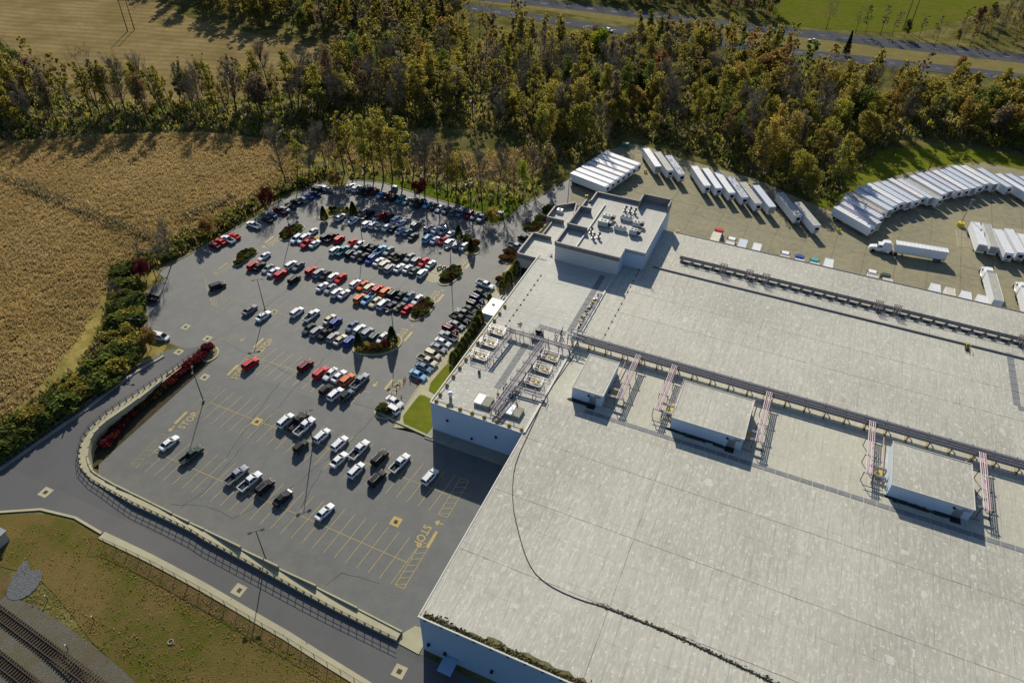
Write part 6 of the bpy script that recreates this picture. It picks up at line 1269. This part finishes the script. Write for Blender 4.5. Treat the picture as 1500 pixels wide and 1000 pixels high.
# arborvitae row and entrance plants
for i,(px,py) in enumerate(((664,534),(669,527),(674,519),(679,512),(684,505),(689,498),(694,491),(698,484),(702,477),(717.5,441),(735,424),(745,416),(757,402))):
    q=P(px,py); plant('columnar',q.x,q.y,[4.2,3.6,3.8,4,4,4,4.2,4.8,5.2,2.4,3,4.4,5][i],LV['hedge'],'columnar green conifer, %s from the near end along the west wing'%ORD[i],'shrub','columnar conifers along the west wing','columnar_conifer',gz,1.5 if i<9 else 1.7,.15)
for px,py,h,l in ((475.5,324,5,'dark cone conifer at the left end of the top island'),(518.5,318,5.2,'dark cone conifer at right part of the top island'),(672,352,5,'dark cone conifer at top tip of the northeast island'),(690,371,4.6,'dark cone conifer at lower tip of the northeast island'),(526.5,511,5,'dark cone conifer at the left end of the south tree island'),(575.5,505,5.6,'dark cone conifer at the right end of the south tree island')):
    q=P(px,py); plant('cone',q.x,q.y,h*1.05,LV['dark'],l,'conifer',None,'cone_conifer',gz,.95,.2)
def isl(nm,lst):
    for px,py,h,w,c,l in lst: q=P(px,py); shrub(q.x,q.y,h,w,LV[c],l,'shrubs on the islands','island_shrub',gz,.2)
isl('n',[(487,309,1.8,2.6,'dark','dark round shrub in the middle of the top island'),(508,309,1.6,1.2,'rust','small brown shrub on the top island'),
 (684,352,1.8,3.4,'hedge','round green shrub on northeast island'),(694,361,2.4,3.6,'rust','rusty round shrub on northeast island'),
 (556,512,1.8,3.0,'rust','first rusty shrub between the two cone conifers'),(546,512,1.8,3.0,'rust','second rusty shrub between the two cone conifers'),(537,510,1.8,2.6,'gold','yellowish shrub beside left cone conifer'),(565,507,2,2.8,'red','reddish shrub beside the right cone conifer'),
 (562,602,2.4,3.0,'hedge','tall green shrub on the nose island by the lower lawn'),(571,604,1.5,2.4,'rust','rusty shrub on the nose island by the lower lawn'),(556,602,1.3,2,'rust','small brown shrub at the tip of the nose island'),
 (742,372,1.6,3,'rust','brown shrub on the left of entrance island'),(752,373,1.6,3,'rust','brown shrub on the right of entrance island'),(737,380,1.4,2.8,'rust','lower left brown shrub of the entrance island'),(748,381,1.4,2.8,'rust','lower right brown shrub of the entrance island'),
 (775,333,1.3,4,'hedge','low clipped hedge near the entrance drain, left'),(784,334,1.3,3,'rust','low brown hedge near the entrance drain, right'),(803,316,4.2,4.2,'dark','large dark round shrub beside the entrance wing'),(790,322,1.2,3.5,'hedge','low green shrub left of the large dark one'),
 (733,413,1.8,3.0,'rust','rusty shrub north of the white canopy'),(743,407,1.8,3.2,'olive','olive shrub north of the white canopy'),(752,398,1.6,3,'hedge','green shrub by the tan wall corner'),(760,388,1.2,2,'hedge','small shrub by the tan wall')])
def bed(nm,groups,label):
    poly=ISLW[nm]; cx=sum(p[0] for p in poly)/len(poly); cy=sum(p[1] for p in poly)/len(poly); L=[]
    ins=[(cx+(x-cx)*.82,cy+(y-cy)*.82) for x,y in poly]; pts=scatter(ins,groups,1.0)
    for i,(x,y) in enumerate(pts):
        c=random.choice(['hedge','rust','red' if i%3==0 else 'hedge']); L.append(shrub(x,y,random.uniform(.9,1.5),random.uniform(1.2,2.2),LV[c],label%{'hedge':'green','rust':'dull rusty','red':'dark red'}[c],'small shrubs on the %s island'%nm,'island_shrub',gz,.2))
bed('west',16,'low %s shrub crowded on the westmost kerbed island'); bed('northwest',20,'low %s shrub crowded on the kerbed island beside white cars'); bed('bike',14,'low %s shrub on the island beside the motorcycle pad'); bed('east',18,'low %s shrub on the island right of the red hatchback row')
bed('entrance top',10,'low %s shrub on the long bed beside the entrance wing')


cards('dry_tufts','tan and green grass tufts along the south bank and gravel edge','grass',[(wp([(40,880),(95,905),(150,940),(210,985),(250,1040),(300,1060),(240,980),(170,925),(100,885),(60,860)]),2.),(wp([(150,800),(230,838),(300,875),(420,945),(520,1005),(480,1010),(400,960),(280,900),(190,850),(145,820)]),2.),(wp([(0,770),(110,775),(200,840),(350,930),(480,1010),(300,1030),(150,920),(60,850),(0,830)]),.5)],8000,(.08,.26),(.05,.14),[CORN2,LV['olive'],CORN,LV['lime']],(),True)
